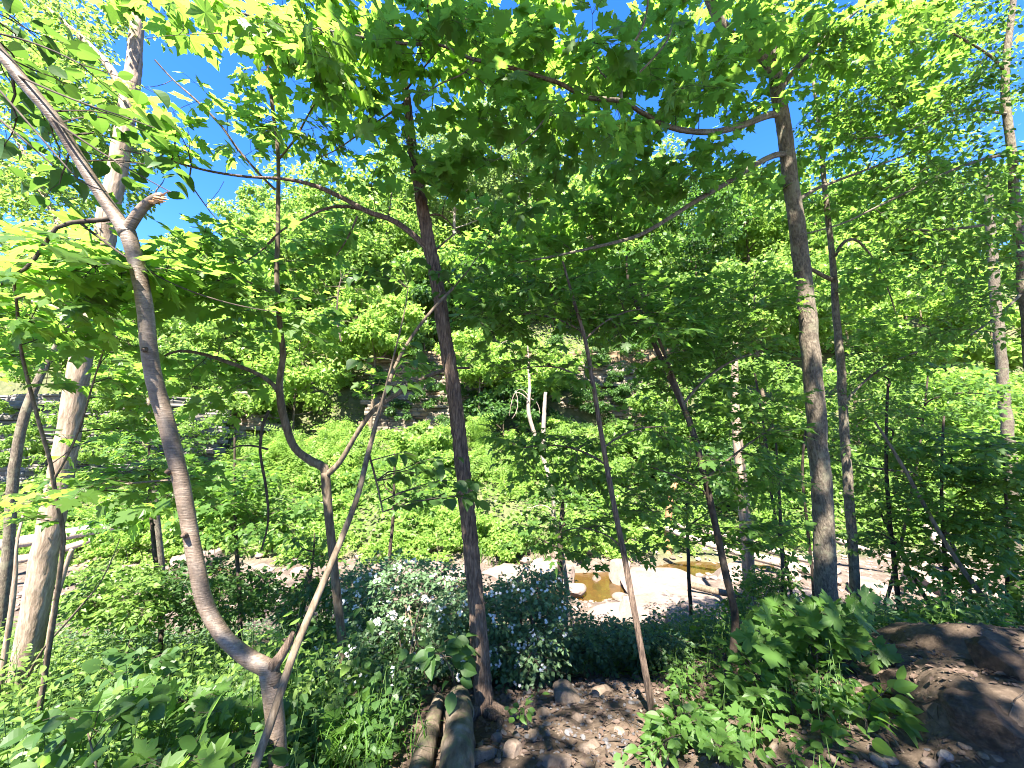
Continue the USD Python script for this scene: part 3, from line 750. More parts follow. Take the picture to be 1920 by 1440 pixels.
SHR = [
    (520, 860, 80, 60, 23, 'fresh', 'bright feathery shrub just left of the twisted tree'),
    (650, 870, 80, 75, 24, 'fresh', 'bright feathery shrub between the twisted tree and the thin vine'),
    (735, 930, 70, 60, 22, 'fresh', 'bright shrub left of the ridged trunk, low on the far bank'),
    (790, 830, 60, 45, 26, 'far', 'leafy shrub under the cliff behind the ridged trunk'),
    (880, 830, 65, 50, 26, 'fresh', 'pale green sumac-like shrub right of the ridged trunk under the cliff'),
    (830, 960, 60, 60, 20.5, 'fresh', 'bright shrub directly behind the ridged trunk by the water'),
    (940, 930, 75, 80, 21.5, 'fresh', 'largest lime green shrub on the far bank, right of the ridged trunk'),
    (1015, 985, 50, 45, 20, 'far', 'small green shrub at the water just left of the thin sapling'),
    (1110, 900, 70, 70, 22, 'far', 'leafy shrub behind the thin sapling on the far bank'),
    (1080, 960, 60, 55, 20.5, 'fresh', 'lime shrub on the far bank between snag and thin sapling'),
    (1190, 840, 65, 60, 24, 'far', 'leafy shrub right of the thin sapling under the cliff'),
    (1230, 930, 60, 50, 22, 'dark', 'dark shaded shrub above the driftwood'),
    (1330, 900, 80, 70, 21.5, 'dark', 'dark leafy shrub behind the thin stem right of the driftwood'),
    (1430, 900, 80, 60, 21.5, 'far', 'leafy shrub left of the grey maple on the far bank'),
    (1640, 920, 100, 70, 21, 'far', 'leafy shrub right of the slim trunk on the far bank'),
    (1790, 940, 100, 70, 21, 'fresh', 'bright shrub behind the leaning poles on the far bank'),
    (420, 900, 90, 60, 22, 'far', 'leafy shrub right of the bent cherry on the far bank'),
    (600, 980, 90, 40, 20, 'far', 'low green shrub on the far bank over the pale stones'),
    (480, 960, 70, 40, 20.5, 'fresh', 'low bright shrub on the far bank left of the twisted tree'),
]
for k, (px, py, rx, ry, t, m, lab) in enumerate(SHR):
    fr = m == 'fresh'
    far_tree(lab, 'shrub', px, py, rx, ry, t, 1000 if fr else 4000, 0.62 if fr else 0.135, m, seed=200 + k, tw=0.012, name='bank_shrub', kind='frond' if fr else 'kite', clusters=26, fill=0.3)
def mass(name, label, cat, centres, R, H, per, leaf, mat, seed, kind='kite'):
    """Bushes or crowns that run together into one mass of leaves."""
    r = np.random.default_rng(seed); ps, ns = [], []
    for (x, y, lift) in centres:
        a = r.uniform(*R); h = r.uniform(*H)
        pos, nrm, _ = crown_points(r, np.array([x, y, float(terrain(x, y)) + lift + h * 0.45]), np.array([a, a, h]), int(per * r.uniform(0.7, 1.3)), 16, 0.7, 0.35)
        ps.append(pos); ns.append(nrm)
    ps, ns = np.vstack(ps), np.vstack(ns); n = len(ps)
    lv = Leaves(kind); lv.add(ps, unit(r.normal(size=(n, 3)) + ns * [.8, .8, 0] - UP * .35), ns, leaf * r.uniform(.6, 1.35, n))
    stuff(name, lv, M[mat], label, cat)


# the undergrowth that covers the far bank and the slope above
r = np.random.default_rng(77)
n = 90000
x = r.uniform(-42, 42, n); y = 17.0 + 1.9 * np.clip((x - 4.5) / 3.5, 0, 1) + 45 * r.random(n) ** 1.5
keep = ~((np.abs(x - 0.5) < 11.5) & (y > 29.6) & (y < 34)) & ~((x < -15.5) & (y < 24.5) & (y > 20)) & (fbm(np.column_stack([x * 0.7, y * 0.7, 0 * x]), 3, 4) > 0.24)
x, y = x[keep], y[keep]; n = len(x)
pos = np.column_stack([x, y, terrain(x, y) + r.uniform(0.05, 0.75, n) * (0.4 + 1.2 * fbm(np.column_stack([x, y, 0 * x]), 2, 9))])
lv = Leaves('kite'); lv.add(pos, unit(r.normal(size=(n, 3)) * [1, 1, 0.3]), unit(UP * 0.8 + [0, -0.35, 0] + r.normal(size=(n, 3)) * 0.4), r.uniform(0.16, 0.36, n))


class Flat:
    path, base = '/World', None


def stuff(name, lv, mat, label, cat):
    """One top-level object of leaves that nobody could count."""
    pos, d, nn, s = (np.concatenate([a[k] for a in lv.a]) for k in range(4))
    mid = pos + unit(d) * s[:, None] * 0.5
    _, _, t = project(mid)
    size = np.where(t > 0.3, s * FPX / np.maximum(t, 0.3), 0); hi, parts = 1e9, []
    for lo, proto in KINDS[lv.kind]:
        m = (size >= lo) & (size < hi); hi = lo
        if m.any():
            parts.append(place(proto, pos[m], d[m], nn[m], s[m]))
    return obj(name, join(parts), mat, kind='stuff', label=label, cat=cat)


r = np.random.default_rng(55)


def spots(n, xr, yr, lift=(0, 0), avoid=True):
    out = []
    while len(out) < n:
        x, y = r.uniform(*xr), r.uniform(*yr)
        if avoid and ((abs(x - 0.5) < 11.5 and 29.0 < y < 34) or (x < -15 and 18.5 < y < 25)):
            continue
        out.append((x, y + 1.9 * min(max((x - 4.5) / 3.5, 0), 1) * (y < 24), r.uniform(*lift)))
    return out


mass('bank_thicket', 'bright mixed thicket running together over the lower part of the far bank', 'thicket', spots(110, (-24, 30), (17.6, 30)), (0.8, 1.9), (0.5, 1.5), 1050, .215, 'fresh', 1)
mass('waterside_thicket', 'bright low bushes in a row along the far water edge', 'thicket', spots(34, (-20, 16), (16.6, 18.0)), (0.7, 1.3), (0.5, 1.1), 1700, .135, 'fresh', 9)
mass('slope_thicket', 'darker mixed thicket running together over the far bank', 'thicket', spots(70, (-26, 32), (18.5, 30)), (0.8, 2.0), (0.6, 1.7), 1050, .215, 'far', 2)
mass('far_woodland', 'leafy wood closing the slope above the cliff', 'wood', spots(135, (-44, 52), (34.5, 60), (1.5, 8)), (2.2, 4.2), (1.8, 3.8), 1250, .50, 'far', 3)
mass('ridge_woodland', 'tall wood along the ridge behind the first trees of the slope', 'wood', [(x_, 57 + 7 * math.sin(x_ * 1.7), l_) for x_ in np.arange(-22, 64, 3.2) for l_ in (2, 8)], (3.0, 4.6), (2.8, 4.6), 1250, .60, 'far', 13)
mass('cliff_ivy', 'ivy and vines hanging over parts of the cliff face', 'ivy', [(x, 30.9, l) for x, l in ((-4.5, .5), (-4, 3), (-1.5, 1), (-0.5, 3.5), (1.5, 2.5), (2.5, .5), (4, 4.6), (6.0, 0.3), (10.5, 1), (11, 3.5), (-9, 1), (-10.5, 3.5), (-1.5, 5.4), (3.2, 5.8), (9.5, 6), (7, 5.8), (-6.5, 2), (-7.5, 5.5), (-3, 4.4), (0.5, 5.2), (3.2, 3.0), (8.5, 3.2), (8.0, 1.2), (5.2, 2.2), (-2.6, 2.2))], (0.9, 1.6), (0.9, 2.0), 2200, .17, 'dark', 4)
mass('shale_ivy', 'leaves hanging over the shale bank behind the leaning pale trunk', 'ivy', [(x, 20.6, l) for x, l in ((-17, 0), (-19.5, 2), (-22, 5), (-18, 6), (-25, 0), (-16, 3.5), (-16.5, 6.5), (-20, 7), (-28, 4), (-29, 7), (-23.5, 7.5), (-21, 3), (-24, 3), (-18.5, 4), (-22.5, 1), (-26, 2), (-20.5, 5.2), (-19.3, -1), (-27, 6.5))], (1.2, 2.0), (0.9, 1.8), 1800, .17, 'far', 5)
stuff('far_undergrowth', lv, M['far'], 'leafy undergrowth covering the far bank and the slope above it', 'undergrowth')

#==PART3==
# ---------------------------------------------------------------- the trees that stand near the camera, traced limb by limb
def rooted(px, py, t, w, sink=0.12):
    """A trunk's foot: the traced pixel, and a little below the ground under it."""
    p = P(px, py, t)
    return p


def base_of(px, py, t):
    p = P(px, py, t); return np.array([p[0], p[1], float(terrain(p[0], p[1]))])


def foot(path, k=1.0):
    """Adds the point where the trunk enters the ground under its lowest traced point."""
    px, py, t, w = path[0]
    p = P(px, py, t); z = float(terrain(p[0], p[1])) - 0.1
    a = traced(path, k)
    if p[2] > z + 0.05:
        d = a[0, :3] - a[1, :3]; d = d / abs(d[2]) * (p[2] - z)
        lean = np.array([d[0] * 0.5, d[1] * 0.5, 0])
        a = np.vstack([[p[0] + lean[0], p[1] + lean[1], z, a[0, 3] * 1.05], a])
    return a


# --- ridged dark trunk at the centre
C = Tree('oak_tree', 'dark ridged trunk leaning left at the centre, rising beside the two logs', 'tree', base_of(908, 1375, 2.75), M['ridged'], M['maple'], 'maple', seed=11)
C.w = 0.74
tr = foot([(908, 1375, 2.75, 46), (905, 1290, 2.8, 44), (893, 1130, 2.9, 42), (878, 980, 2.95, 40), (864, 850, 3.0, 38), (846, 700, 3.05, 36), (824, 560, 3.1, 34), (806, 460, 3.1, 33), (790, 380, 3.1, 30), (775, 290, 3.15, 24), (763, 190, 3.2, 20), (745, 90, 3.2, 17), (730, 20, 3.25, 14), (715, -60, 3.3, 12)], 0.74)
C.limb(tr, 'trunk', True, 64, 0.10, 0.02, 7, flare=0.5, ridges=0.16)
def roots(T, c, r0, angs, l, seed):
    rr = np.random.default_rng(seed)
    for a in angs:
        d = np.array([math.cos(a), math.sin(a)]); pts = []
        for u, w in ((0.25, 0.62), (0.9, 0.5), (1.8, 0.32), (3.0, 0.18), (4.2, 0.06)):
            q_ = c[:2] + d * r0 * u * l + rr.normal(size=2) * r0 * 0.15 * u
            pts.append([q_[0], q_[1], float(terrain(q_[0], q_[1])) + r0 * (0.55 - 0.22 * u), r0 * w])
        T.limb(pts, 'root', True, 8, 0.12, 0.03, 10, skel=False)


roots(C, tr[0], 0.085, (-1.0, -2.3, 0.3, 2.9, 1.6), 1.0, 5)
C.limb([(803, 468, 3.1, 16), (770, 436, 3.05, 15), (735, 412, 3.0, 14), (690, 397, 2.95, 13), (640, 370, 2.9, 12), (590, 348, 2.85, 11), (535, 336, 2.8, 9), (450, 330, 2.75, 7), (380, 318, 2.7, 6), (320, 302, 2.65, 5), (225, 280, 2.6, 4)])
C.limb([(690, 397, 2.95, 10), (655, 388, 3.0, 9), (615, 390, 3.0, 8), (585, 403, 3.0, 7), (540, 425, 3.05, 6), (490, 470, 3.1, 4)], sides=7)
C.limb([(670, 405, 3.0, 6), (655, 440, 3.0, 5), (630, 480, 3.0, 3)], sides=5)
C.limb([(358, 315, 2.7, 5), (358, 345, 2.7, 4), (385, 385, 2.7, 3), (410, 415, 2.75, 2)], sides=5, bump=0.03)
C.limb([(385, 385, 2.7, 3), (405, 365, 2.7, 2), (420, 340, 2.7, 2)], sides=4, bump=0.0)
C.limb([(800, 405, 3.1, 6), (830, 405, 3.15, 5), (850, 425, 3.2, 3), (870, 445, 3.2, 2)], sides=5)
C.limb([(806, 480, 3.1, 6), (838, 450, 3.1, 5), (862, 432, 3.1, 3)], sides=5)
C.limb([(763, 190, 3.2, 8), (720, 220, 3.1, 6), (690, 240, 3.0, 5), (640, 275, 2.9, 4), (600, 295, 2.9, 2)], sides=5)
C.limb([(760, 170, 3.2, 7), (800, 120, 3.0, 5), (840, 70, 2.8, 4)], sides=5)
# the crown over the camera, out of view, added and shaped to shade the foreground
C.limb([[*tr[-1, :3], 0.035], [-1.3, 2.2, 6.2, 0.03], [-1.5, 0.6, 7.0, 0.02], [-1.4, -1.5, 7.5, 0.01]], world=True, step=0.15)
C.limb([[*tr[-1, :3], 0.03], [0.2, 2.4, 6.2, 0.025], [1.2, 0.8, 7.0, 0.015], [1.6, -1.5, 7.4, 0.01]], world=True, step=0.15)
C.limb([[-1.4, 1.4, 6.7, 0.022], [-2.6, 0.4, 6.9, 0.015], [-4.0, -0.5, 6.8, 0.008]], world=True, step=0.15)
C.grow(C.targets([(740, 120, 80, 90, 2.6, 3.0, 9), (770, 260, 70, 80, 2.6, 3.0, 7), (690, 50, 120, 60, 2.4, 3.0, 7), (800, 340, 60, 35, 2.8, 3.2, 3), (620, 430, 60, 30, 2.9, 3.2, 3)]), size=0.13, node=0.11, shoots=1)
C.grow(C.targets([(330, 250, 50, 25, 2.5, 2.8, 3), (310, 215, 50, 25, 2.4, 2.7, 3)]), size=0.11, shoots=1)
for _c, _R, _n in (((-0.9, -1.6, 7.3), (1.8, 1.7, 0.8), 40), ((0.6, 0.5, 7.6), (1.7, 1.4, 0.8), 26), ((1.4, -1.7, 7.4), (2.2, 1.5, 0.9), 50), ((0.6, -3.8, 7.0), (2.6, 1.2, 0.8), 34), ((-2.2, -3.4, 7.0), (1.6, 1.2, 0.7), 22)):
    k = unit(C.r.normal(size=(_n, 3))) * C.r.uniform(0, 1, (_n, 1)) ** (1 / 3) * _R
    C.grow(k + _c, size=0.19, node=0.12, tail=0.8, shoots=4, shoot=(0.25, 0.5))
C.finish(230, 20)

# --- grey maple at the right
Mp = Tree('maple_tree', 'tall grey maple trunk at right whose long limbs reach left over the whole picture', 'tree', base_of(1552, 1190, 4.5), M['grey'], M['maple'], 'maple', seed=12)
Mp.w = 0.88
tr = foot([(1552, 1150, 4.5, 52), (1546, 1050, 4.5, 50), (1540, 900, 4.5, 47), (1530, 780, 4.5, 45), (1518, 640, 4.5, 43), (1504, 500, 4.5, 40), (1488, 370, 4.5, 37), (1470, 250, 4.5, 35), (1455, 150, 4.5, 33), (1447, 60, 4.5, 27), (1442, -20, 4.5, 24), (1436, -110, 4.5, 20)], 0.88)
Mp.limb(tr, 'trunk', True, 48, 0.05, 0.03, 5, flare=0.25, ridges=0.05)
roots(Mp, tr[0], 0.16, (-1.2, -2.4, 0.2, 3.0), 0.9, 6)
Mp.limb([(1450, 135, 4.5, 26), (1425, 105, 4.45, 27), (1385, 80, 4.4, 28), (1350, 40, 4.35, 27), (1322, -20, 4.3, 25), (1290, -90, 4.2, 22)], sides=14, label='thick fork rising left at the top')
Mp.limb([(1465, 212, 4.5, 17), (1435, 218, 4.4, 16), (1400, 232, 4.25, 15), (1350, 246, 4.0, 14), (1300, 247, 3.8, 14), (1245, 235, 3.55, 13), (1205, 212, 3.4, 12), (1165, 189, 3.2, 12), (1105, 183, 3.1, 12), (1040, 152, 3.0, 11), (960, 128, 2.85, 10), (885, 110, 2.75, 9), (820, 83, 2.65, 8), (760, 82, 2.6, 8), (690, 72, 2.55, 8), (600, 55, 2.5, 7), (500, 36, 2.45, 6), (390, 8, 2.4, 5)], label='long dark limb sweeping left across the top')
Mp.limb([(1478, 290, 4.5, 13), (1450, 292, 4.4, 13), (1410, 312, 4.3, 11), (1360, 345, 4.2, 10), (1300, 380, 4.1, 10), (1240, 418, 4.0, 9), (1180, 448, 3.9, 8), (1110, 465, 3.8, 7), (1040, 480, 3.7, 5), (970, 492, 3.65, 3)], label='slender limb sloping down to the left')
Mp.limb([(1165, 187, 3.2, 8), (1166, 150, 3.15, 7), (1180, 100, 3.1, 6), (1205, 50, 3.0, 5), (1215, -20, 2.95, 4)], sides=6)
Mp.limb([(1168, 160, 3.15, 6), (1210, 125, 3.2, 5), (1245, 85, 3.2, 4), (1265, 20, 3.2, 3)], sides=6)
Mp.limb([(820, 83, 2.65, 6), (812, 60, 2.65, 5), (804, 30, 2.6, 5), (803, -20, 2.6, 4)], sides=6)
Mp.limb([(1166, 160, 3.15, 5), (1130, 140, 3.1, 4), (1110, 100, 3.0, 3)], sides=5)
Mp.limb([(890, 113, 2.75, 5), (865, 140, 2.7, 4), (830, 155, 2.65, 4), (790, 180, 2.6, 2)], sides=5)
Mp.limb([(1080, 180, 3.05, 5), (1030, 215, 3.0, 4), (990, 260, 3.0, 3), (930, 300, 3.0, 2)], sides=5)
Mp.limb([(500, 36, 2.45, 4), (520, 60, 2.4, 4), (450, 62, 2.35, 3), (350, 65, 2.3, 2), (275, 72, 2.3, 2)], sides=5)
Mp.limb([(1460, 175, 4.5, 12), (1500, 120, 4.6, 10), (1560, 60, 4.7, 8), (1620, 10, 4.8, 6)], sides=7)
Mp.limb([(1490, 380, 4.5, 9), (1540, 350, 4.6, 7), (1620, 320, 4.8, 5), (1700, 290, 5.0, 3)], sides=6)
Mp.limb([(1436, -110, 4.5, 20), (1300, -300, 3.5, 22), (1150, -500, 2.6, 22)], sides=8)
Mp.grow(Mp.targets([(380, 45, 150, 42, 2.2, 2.9, 9), (570, 60, 130, 60, 2.2, 3.0, 12), (850, 60, 140, 75, 2.4, 3.4, 13), (1060, 70, 170, 80, 2.7, 3.8, 23), (1280, 90, 120, 100, 3.0, 4.4, 16), (930, 190, 150, 70, 2.6, 3.4, 10),
                    (1080, 250, 150, 70, 2.8, 3.6, 11), (960, 310, 120, 45, 2.8, 3.4, 6), (1250, 300, 130, 60, 3.6, 4.4, 11), (640, 130, 60, 60, 2.4, 2.9, 5), (1200, 180, 160, 80, 3.2, 4.4, 16), (1000, 130, 140, 90, 2.8, 3.6, 5), (1380, 60, 120, 60, 3.6, 4.6, 12)]), size=0.125, node=0.095)
Mp.grow(Mp.targets([(1150, 410, 200, 70, 4.0, 5.2, 41), (1340, 330, 110, 50, 3.8, 4.8, 17), (1010, 470, 150, 45, 3.8, 4.8, 24), (1000, 390, 110, 45, 3.4, 4.2, 13), (1400, 170, 60, 80, 4.0, 4.8, 11)]), size=0.105, node=0.085)
Mp.grow(Mp.targets([(1600, 120, 150, 110, 4.2, 6.0, 45), (1560, 330, 140, 60, 4.4, 6.0, 20), (1700, 230, 140, 90, 4.6, 6.4, 26), (1560, 20, 260, 50, 4.0, 5.6, 22), (1800, 60, 120, 80, 4.4, 6, 14), (1480, 30, 120, 60, 4.0, 5.0, 20)]), size=0.11, node=0.09)
for _c, _R, _n in (((3.2, 1.0, 7.6), (2.0, 1.7, 0.9), 40), ((3.8, -1.4, 7.4), (2.0, 1.5, 0.9), 50), ((5.6, 0.8, 7.6), (1.6, 1.8, 0.9), 34)):  # unseen upper crown, added to throw dappled shade on path and near leaves
    k = unit(Mp.r.normal(size=(_n, 3))) * Mp.r.uniform(0, 1, (_n, 1)) ** (1 / 3) * _R
    Mp.grow(k + _c, size=0.19, node=0.12, tail=0.8, shoots=4, shoot=(0.25, 0.5))
Mp.finish(290, 22)

# --- bent cherry with the broken fork
B = Tree('cherry_tree', 'bent banded cherry trunk in the left foreground with a broken fork', 'tree', base_of(520, 1470, 1.85), M['cherry'], M['oval'], 'round', seed=13)
B.w = 0.93
tr = foot([(522, 1450, 1.85, 41), (520, 1390, 1.86, 41), (512, 1310, 1.88, 42), (505, 1258, 1.9, 45)], 0.93)
B.limb(tr, 'trunk', True, 20, 0.05, 0.03, 8)
B.limb([(513, 1285, 1.89, 41), (500, 1252, 1.9, 45), (468, 1235, 1.93, 42), (432, 1206, 1.96, 40), (402, 1165, 2.0, 39), (378, 1100, 2.02, 37), (360, 1010, 2.05, 36), (342, 915, 2.07, 37), (322, 830, 2.08, 38), (296, 740, 2.1, 38), (280, 660, 2.1, 37), (271, 570, 2.1, 36), (255, 490, 2.1, 35), (236, 428, 2.1, 36)], 'trunk', sides=20, bump=0.05, step=0.03)
B.limb([(240, 440, 2.1, 34), (215, 402, 2.1, 28), (180, 350, 2.08, 26), (140, 285, 2.05, 25), (95, 215, 2.0, 25), (45, 155, 1.97, 25), (5, 105, 1.95, 25), (-60, 0, 1.9, 23), (-120, -120, 1.85, 22)], 'branch', sides=16, bump=0.05, step=0.03)
st = B.limb([(232, 440, 2.1, 34), (250, 412, 2.09, 27), (268, 388, 2.08, 25), (290, 372, 2.07, 22), (303, 366, 2.06, 15)], 'broken_branch', sides=14, bump=0.10, step=0.025, label='broken fork stub with split orange wood')
sp = []
for k in range(9):
    o = P(286 + B.r.uniform(-6, 6), 374 + B.r.uniform(-7, 7), 2.06 + B.r.uniform(-.02, .02)); e = P(310 + B.r.uniform(-8, 8), 372 + B.r.uniform(-16, 14), 2.05)
    sp.append(tube(np.linspace(o, e, 3), [0.010, 0.007, 0.001], 4))
obj('split_wood', join(sp), M['wood'], B.node)
B.limb([(512, 1250, 1.9, 26), (528, 1228, 1.9, 20), (541, 1205, 1.9, 16), (550, 1186, 1.9, 9)], 'broken_branch', sides=9, bump=0.25, mat=M['ridged'], label='short dark broken stub at the lower bend')
for _x, _y, _t in ((321, 884, 2.06), (352, 1003, 2.03), (277, 655, 2.08)):
    _a, _b2 = P(_x, _y, _t + 0.03), P(_x - 9, _y + 1, _t - 0.045)
    obj('knot', tube(smooth_path([[*_a, .022], [*(0.5 * (_a + _b2)), .020], [*_b2, .010]], 0.008)[:, :3], np.linspace(.024, .009, len(smooth_path([[*_a, .022], [*(0.5 * (_a + _b2)), .020], [*_b2, .010]], 0.008))), 10, 0.2, 3, 20), M['ridged'], B.node, smooth=True)
B.limb([(214, 408, 2.1, 12), (195, 412, 2.1, 11), (150, 416, 2.05, 11), (110, 424, 2.0, 11), (88, 452, 1.98, 11), (60, 492, 1.96, 10), (0, 532, 1.95, 10), (-70, 570, 1.9, 9)], sides=8, mat=M['twig'])
B.limb([(150, 417, 2.05, 6), (185, 445, 2.1, 5), (230, 478, 2.1, 4), (300, 520, 2.15, 3), (400, 560, 2.2, 3), (520, 585, 2.25, 2)], sides=6, mat=M['twig'])
for a in ([(30, 140, 1.95, 5), (120, 180, 1.9, 4), (220, 215, 1.85, 3), (290, 240, 1.85, 2)], [(90, 215, 2.0, 5), (150, 260, 1.95, 4), (230, 310, 1.95, 3), (320, 360, 1.95, 2)], [(0, 170, 1.9, 5), (70, 250, 1.85, 4), (140, 330, 1.8, 3), (200, 360, 1.8, 2)],
          [(-30, 200, 1.85, 5), (30, 250, 1.8, 4), (100, 310, 1.8, 3)], [(-20, 60, 1.9, 5), (60, 80, 1.9, 4), (150, 120, 1.9, 3)]):
    B.limb(a, sides=5, bump=0.0, mat=M['twig'])
B.grow(B.targets([(275, 215, 70, 40, 2.15, 2.4, 5), (150, 170, 90, 50, 2.2, 2.5, 3), (200, 300, 110, 45, 2.2, 2.5, 5), (70, 320, 80, 60, 2.2, 2.5, 4), (285, 325, 40, 30, 2.15, 2.4, 3), (60, 60, 80, 50, 2.2, 2.4, 2), (40, 210, 60, 50, 2.2, 2.5, 3)]), size=0.105, node=0.12, shoots=0, shoot=(0.08, 0.16), droop=0.15, flat=0.35)
B.finish(140, 22)

# --- twisted slender tree
S = Tree('maple_sapling', 'twisted slender maple between the bent cherry and the ridged trunk, forked at mid height', 'tree', base_of(648, 1320, 3.3), M['stem'], M['maple'], 'maple', seed=14)
S.w = 0.92
tr = foot([(650, 1320, 3.3, 19), (640, 1200, 3.3, 19), (628, 1080, 3.3, 19), (618, 980, 3.3, 19), (610, 885, 3.3, 21)], 0.92)
S.limb(tr, 'trunk', True, 12, 0.06, 0.04, 8, flare=0.2)
S.limb([(611, 895, 3.3, 20), (605, 875, 3.3, 20), (580, 862, 3.28, 18), (553, 840, 3.26, 17), (537, 800, 3.25, 17), (527, 760, 3.24, 17), (524, 715, 3.23, 15), (530, 660, 3.22, 13), (524, 600, 3.2, 12), (519, 520, 3.2, 11), (521, 430, 3.2, 10), (522, 340, 3.2, 9), (520, 270, 3.2, 8), (512, 210, 3.2, 8), (505, 150, 3.2, 7), (498, 80, 3.2, 5)], 'trunk', sides=12, step=0.04)
S.limb([(610, 892, 3.3, 14), (640, 862, 3.28, 11), (668, 815, 3.26, 10), (700, 770, 3.25, 10), (745, 738, 3.26, 10), (790, 711, 3.28, 9), (832, 694, 3.3, 8), (880, 690, 3.3, 4)], sides=9)
S.limb([(522, 735, 3.23, 11), (505, 715, 3.2, 9), (470, 695, 3.15, 8), (430, 680, 3.1, 8), (385, 665, 3.05, 7), (340, 658, 3.0, 6), (300, 672, 2.95, 4)], sides=8)
S.limb([(524, 560, 3.2, 6), (500, 545, 3.15, 5), (470, 530, 3.1, 4), (420, 520, 3.0, 3)], sides=6)
S.limb([(523, 298, 3.2, 6), (545, 272, 3.15, 5), (565, 240, 3.1, 5), (590, 195, 3.1, 4), (625, 150, 3.05, 3)], sides=6)
S.limb([(516, 356, 3.2, 6), (490, 330, 3.15, 5), (450, 285, 3.1, 5), (410, 230, 3.05, 5), (370, 190, 3.0, 4), (325, 150, 3.0, 3), (290, 112, 2.95, 3)], sides=6)
S.limb([(323, 150, 3.0, 2), (300, 160, 3.0, 2), (265, 163, 3.0, 1.5)], sides=4, bump=0)
S.limb([(520, 440, 3.2, 6), (490, 470, 3.15, 4), (440, 500, 3.1, 3)], sides=5)
S.limb([(505, 770, 3.2, 7), (492, 800, 3.15, 7), (488, 850, 3.15, 6), (498, 910, 3.15, 6), (503, 960, 3.15, 5), (490, 1030, 3.15, 4)], sides=6, mat=M['twig'], label='dark dead stick hanging down')
S.limb([(503, 843, 3.15, 5), (460, 835, 3.1, 4), (430, 842, 3.1, 3)], sides=5, mat=M['twig'])
S.grow(S.targets([(560, 190, 95, 70, 2.9, 3.4, 12), (520, 110, 80, 60, 2.9, 3.4, 8), (600, 270, 60, 50, 3.0, 3.5, 4), (470, 250, 45, 50, 2.9, 3.3, 3), (400, 215, 40, 30, 2.9, 3.1, 2), (440, 290, 40, 25, 3.0, 3.2, 2)]), size=0.10, node=0.085, shoots=2)
S.grow(S.targets([(440, 465, 110, 35, 2.7, 3.4, 10), (400, 540, 140, 40, 2.6, 3.3, 15), (470, 610, 110, 35, 2.8, 3.6, 9), (380, 690, 120, 50, 2.8, 3.6, 10), (600, 500, 70, 50, 3.0, 3.6, 6), (580, 580, 60, 40, 3.0, 3.6, 5)]), size=0.105, node=0.09)
S.grow(S.targets([(700, 720, 60, 40, 3.1, 3.5, 5), (800, 700, 60, 30, 3.1, 3.5, 4)]), size=0.08)
S.finish(250, 18)

# --- pale leaning trunk at the left
Pt = Tree('tall_tree', 'tall pale leaning trunk at left, sunlit, with fine bright leaves at its top', 'tree', base_of(40, 1290, 4.3), M['pale_bark'], M['far'], 'oval', seed=15)
Pt.w = 1.0
tr = foot([(38, 1290, 4.3, 60), (60, 1180, 4.3, 58), (88, 1020, 4.35, 56), (112, 900, 4.4, 53), (138, 760, 4.45, 49), (158, 640, 4.5, 46), (185, 500, 4.6, 48), (212, 360, 4.7, 44), (232, 250, 4.8, 40), (248, 150, 4.9, 36), (256, 60, 5.0, 30), (268, -20, 5.1, 26), (290, -120, 5.2, 20)], 1.0)
Pt.limb(tr, 'trunk', True, 40, 0.05, 0.04, 6, flare=0.2, ridges=0.05)
Pt.limb([(185, 520, 4.6, 22), (150, 480, 4.7, 18), (100, 400, 5.0, 14), (50, 300, 5.3, 10), (10, 220, 5.5, 8)])
Pt.limb([(240, 190, 4.9, 18), (200, 120, 5.0, 14), (140, 60, 5.2, 10), (80, 10, 5.4, 8)])
Pt.limb([(158, 620, 4.5, 16), (130, 600, 4.4, 12), (105, 580, 4.3, 10), (60, 565, 4.2, 6)], mat=M['dead'])
Pt.limb([(225, 300, 4.8, 10), (250, 280, 5.0, 8), (285, 290, 5.2, 5)])
Pt.grow(Pt.targets([(70, 60, 130, 80, 4.6, 7.0, 70), (110, 180, 130, 70, 4.6, 7.0, 70), (60, 330, 110, 70, 4.6, 7.0, 55), (240, 260, 70, 60, 4.8, 6.5, 26), (50, 440, 100, 50, 4.4, 6.5, 34), (190, 360, 80, 50, 4.8, 6.5, 20), (250, 40, 60, 40, 4.8, 5.6, 10)]), size=0.075, node=0.05, shoots=5, shoot=(0.15, 0.35), flat=0.55)
Pt.finish(60, 12)

# --- slender young maple at the left edge with lime sprays
Y = Tree('young_maple', 'young maple at the left edge spreading lime green sprays in front of the pale trunk', 'tree', base_of(100, 1245, 3.3), M['stem'], M['maple'], 'maple', seed=16)
tr = foot([(88, 1240, 3.3, 12), (105, 1130, 3.2, 11), (118, 1020, 3.1, 11), (100, 900, 3.0, 10), (70, 780, 2.8, 9), (40, 660, 2.6, 8), (30, 560, 2.4, 7), (20, 470, 2.3, 5)])
Y.limb(tr, 'trunk', True, 9, 0.05)
Y.limb([(100, 900, 3.0, 6), (150, 800, 2.9, 5), (180, 700, 2.8, 4), (210, 610, 2.7, 3)], sides=6)
Y.limb([(30, 560, 2.4, 5), (110, 540, 2.3, 4), (200, 525, 2.3, 3)], sides=5)
Y.limb([(112, 950, 3.05, 6), (180, 920, 3.0, 5), (260, 905, 2.9, 4), (340, 900, 2.8, 3)], sides=5)
Y.grow(Y.targets([(90, 500, 110, 28, 1.9, 2.6, 13), (230, 540, 90, 30, 2.1, 2.8, 8), (100, 590, 130, 40, 2.2, 3.0, 11), (330, 510, 60, 25, 2.2, 2.7, 4)]), size=0.125, node=0.09, flat=0.22)
Y.grow(Y.targets([(60, 680, 110, 45, 2.6, 3.4, 7), (240, 690, 50, 40, 2.6, 3.4, 4)]), size=0.10, flat=0.25)
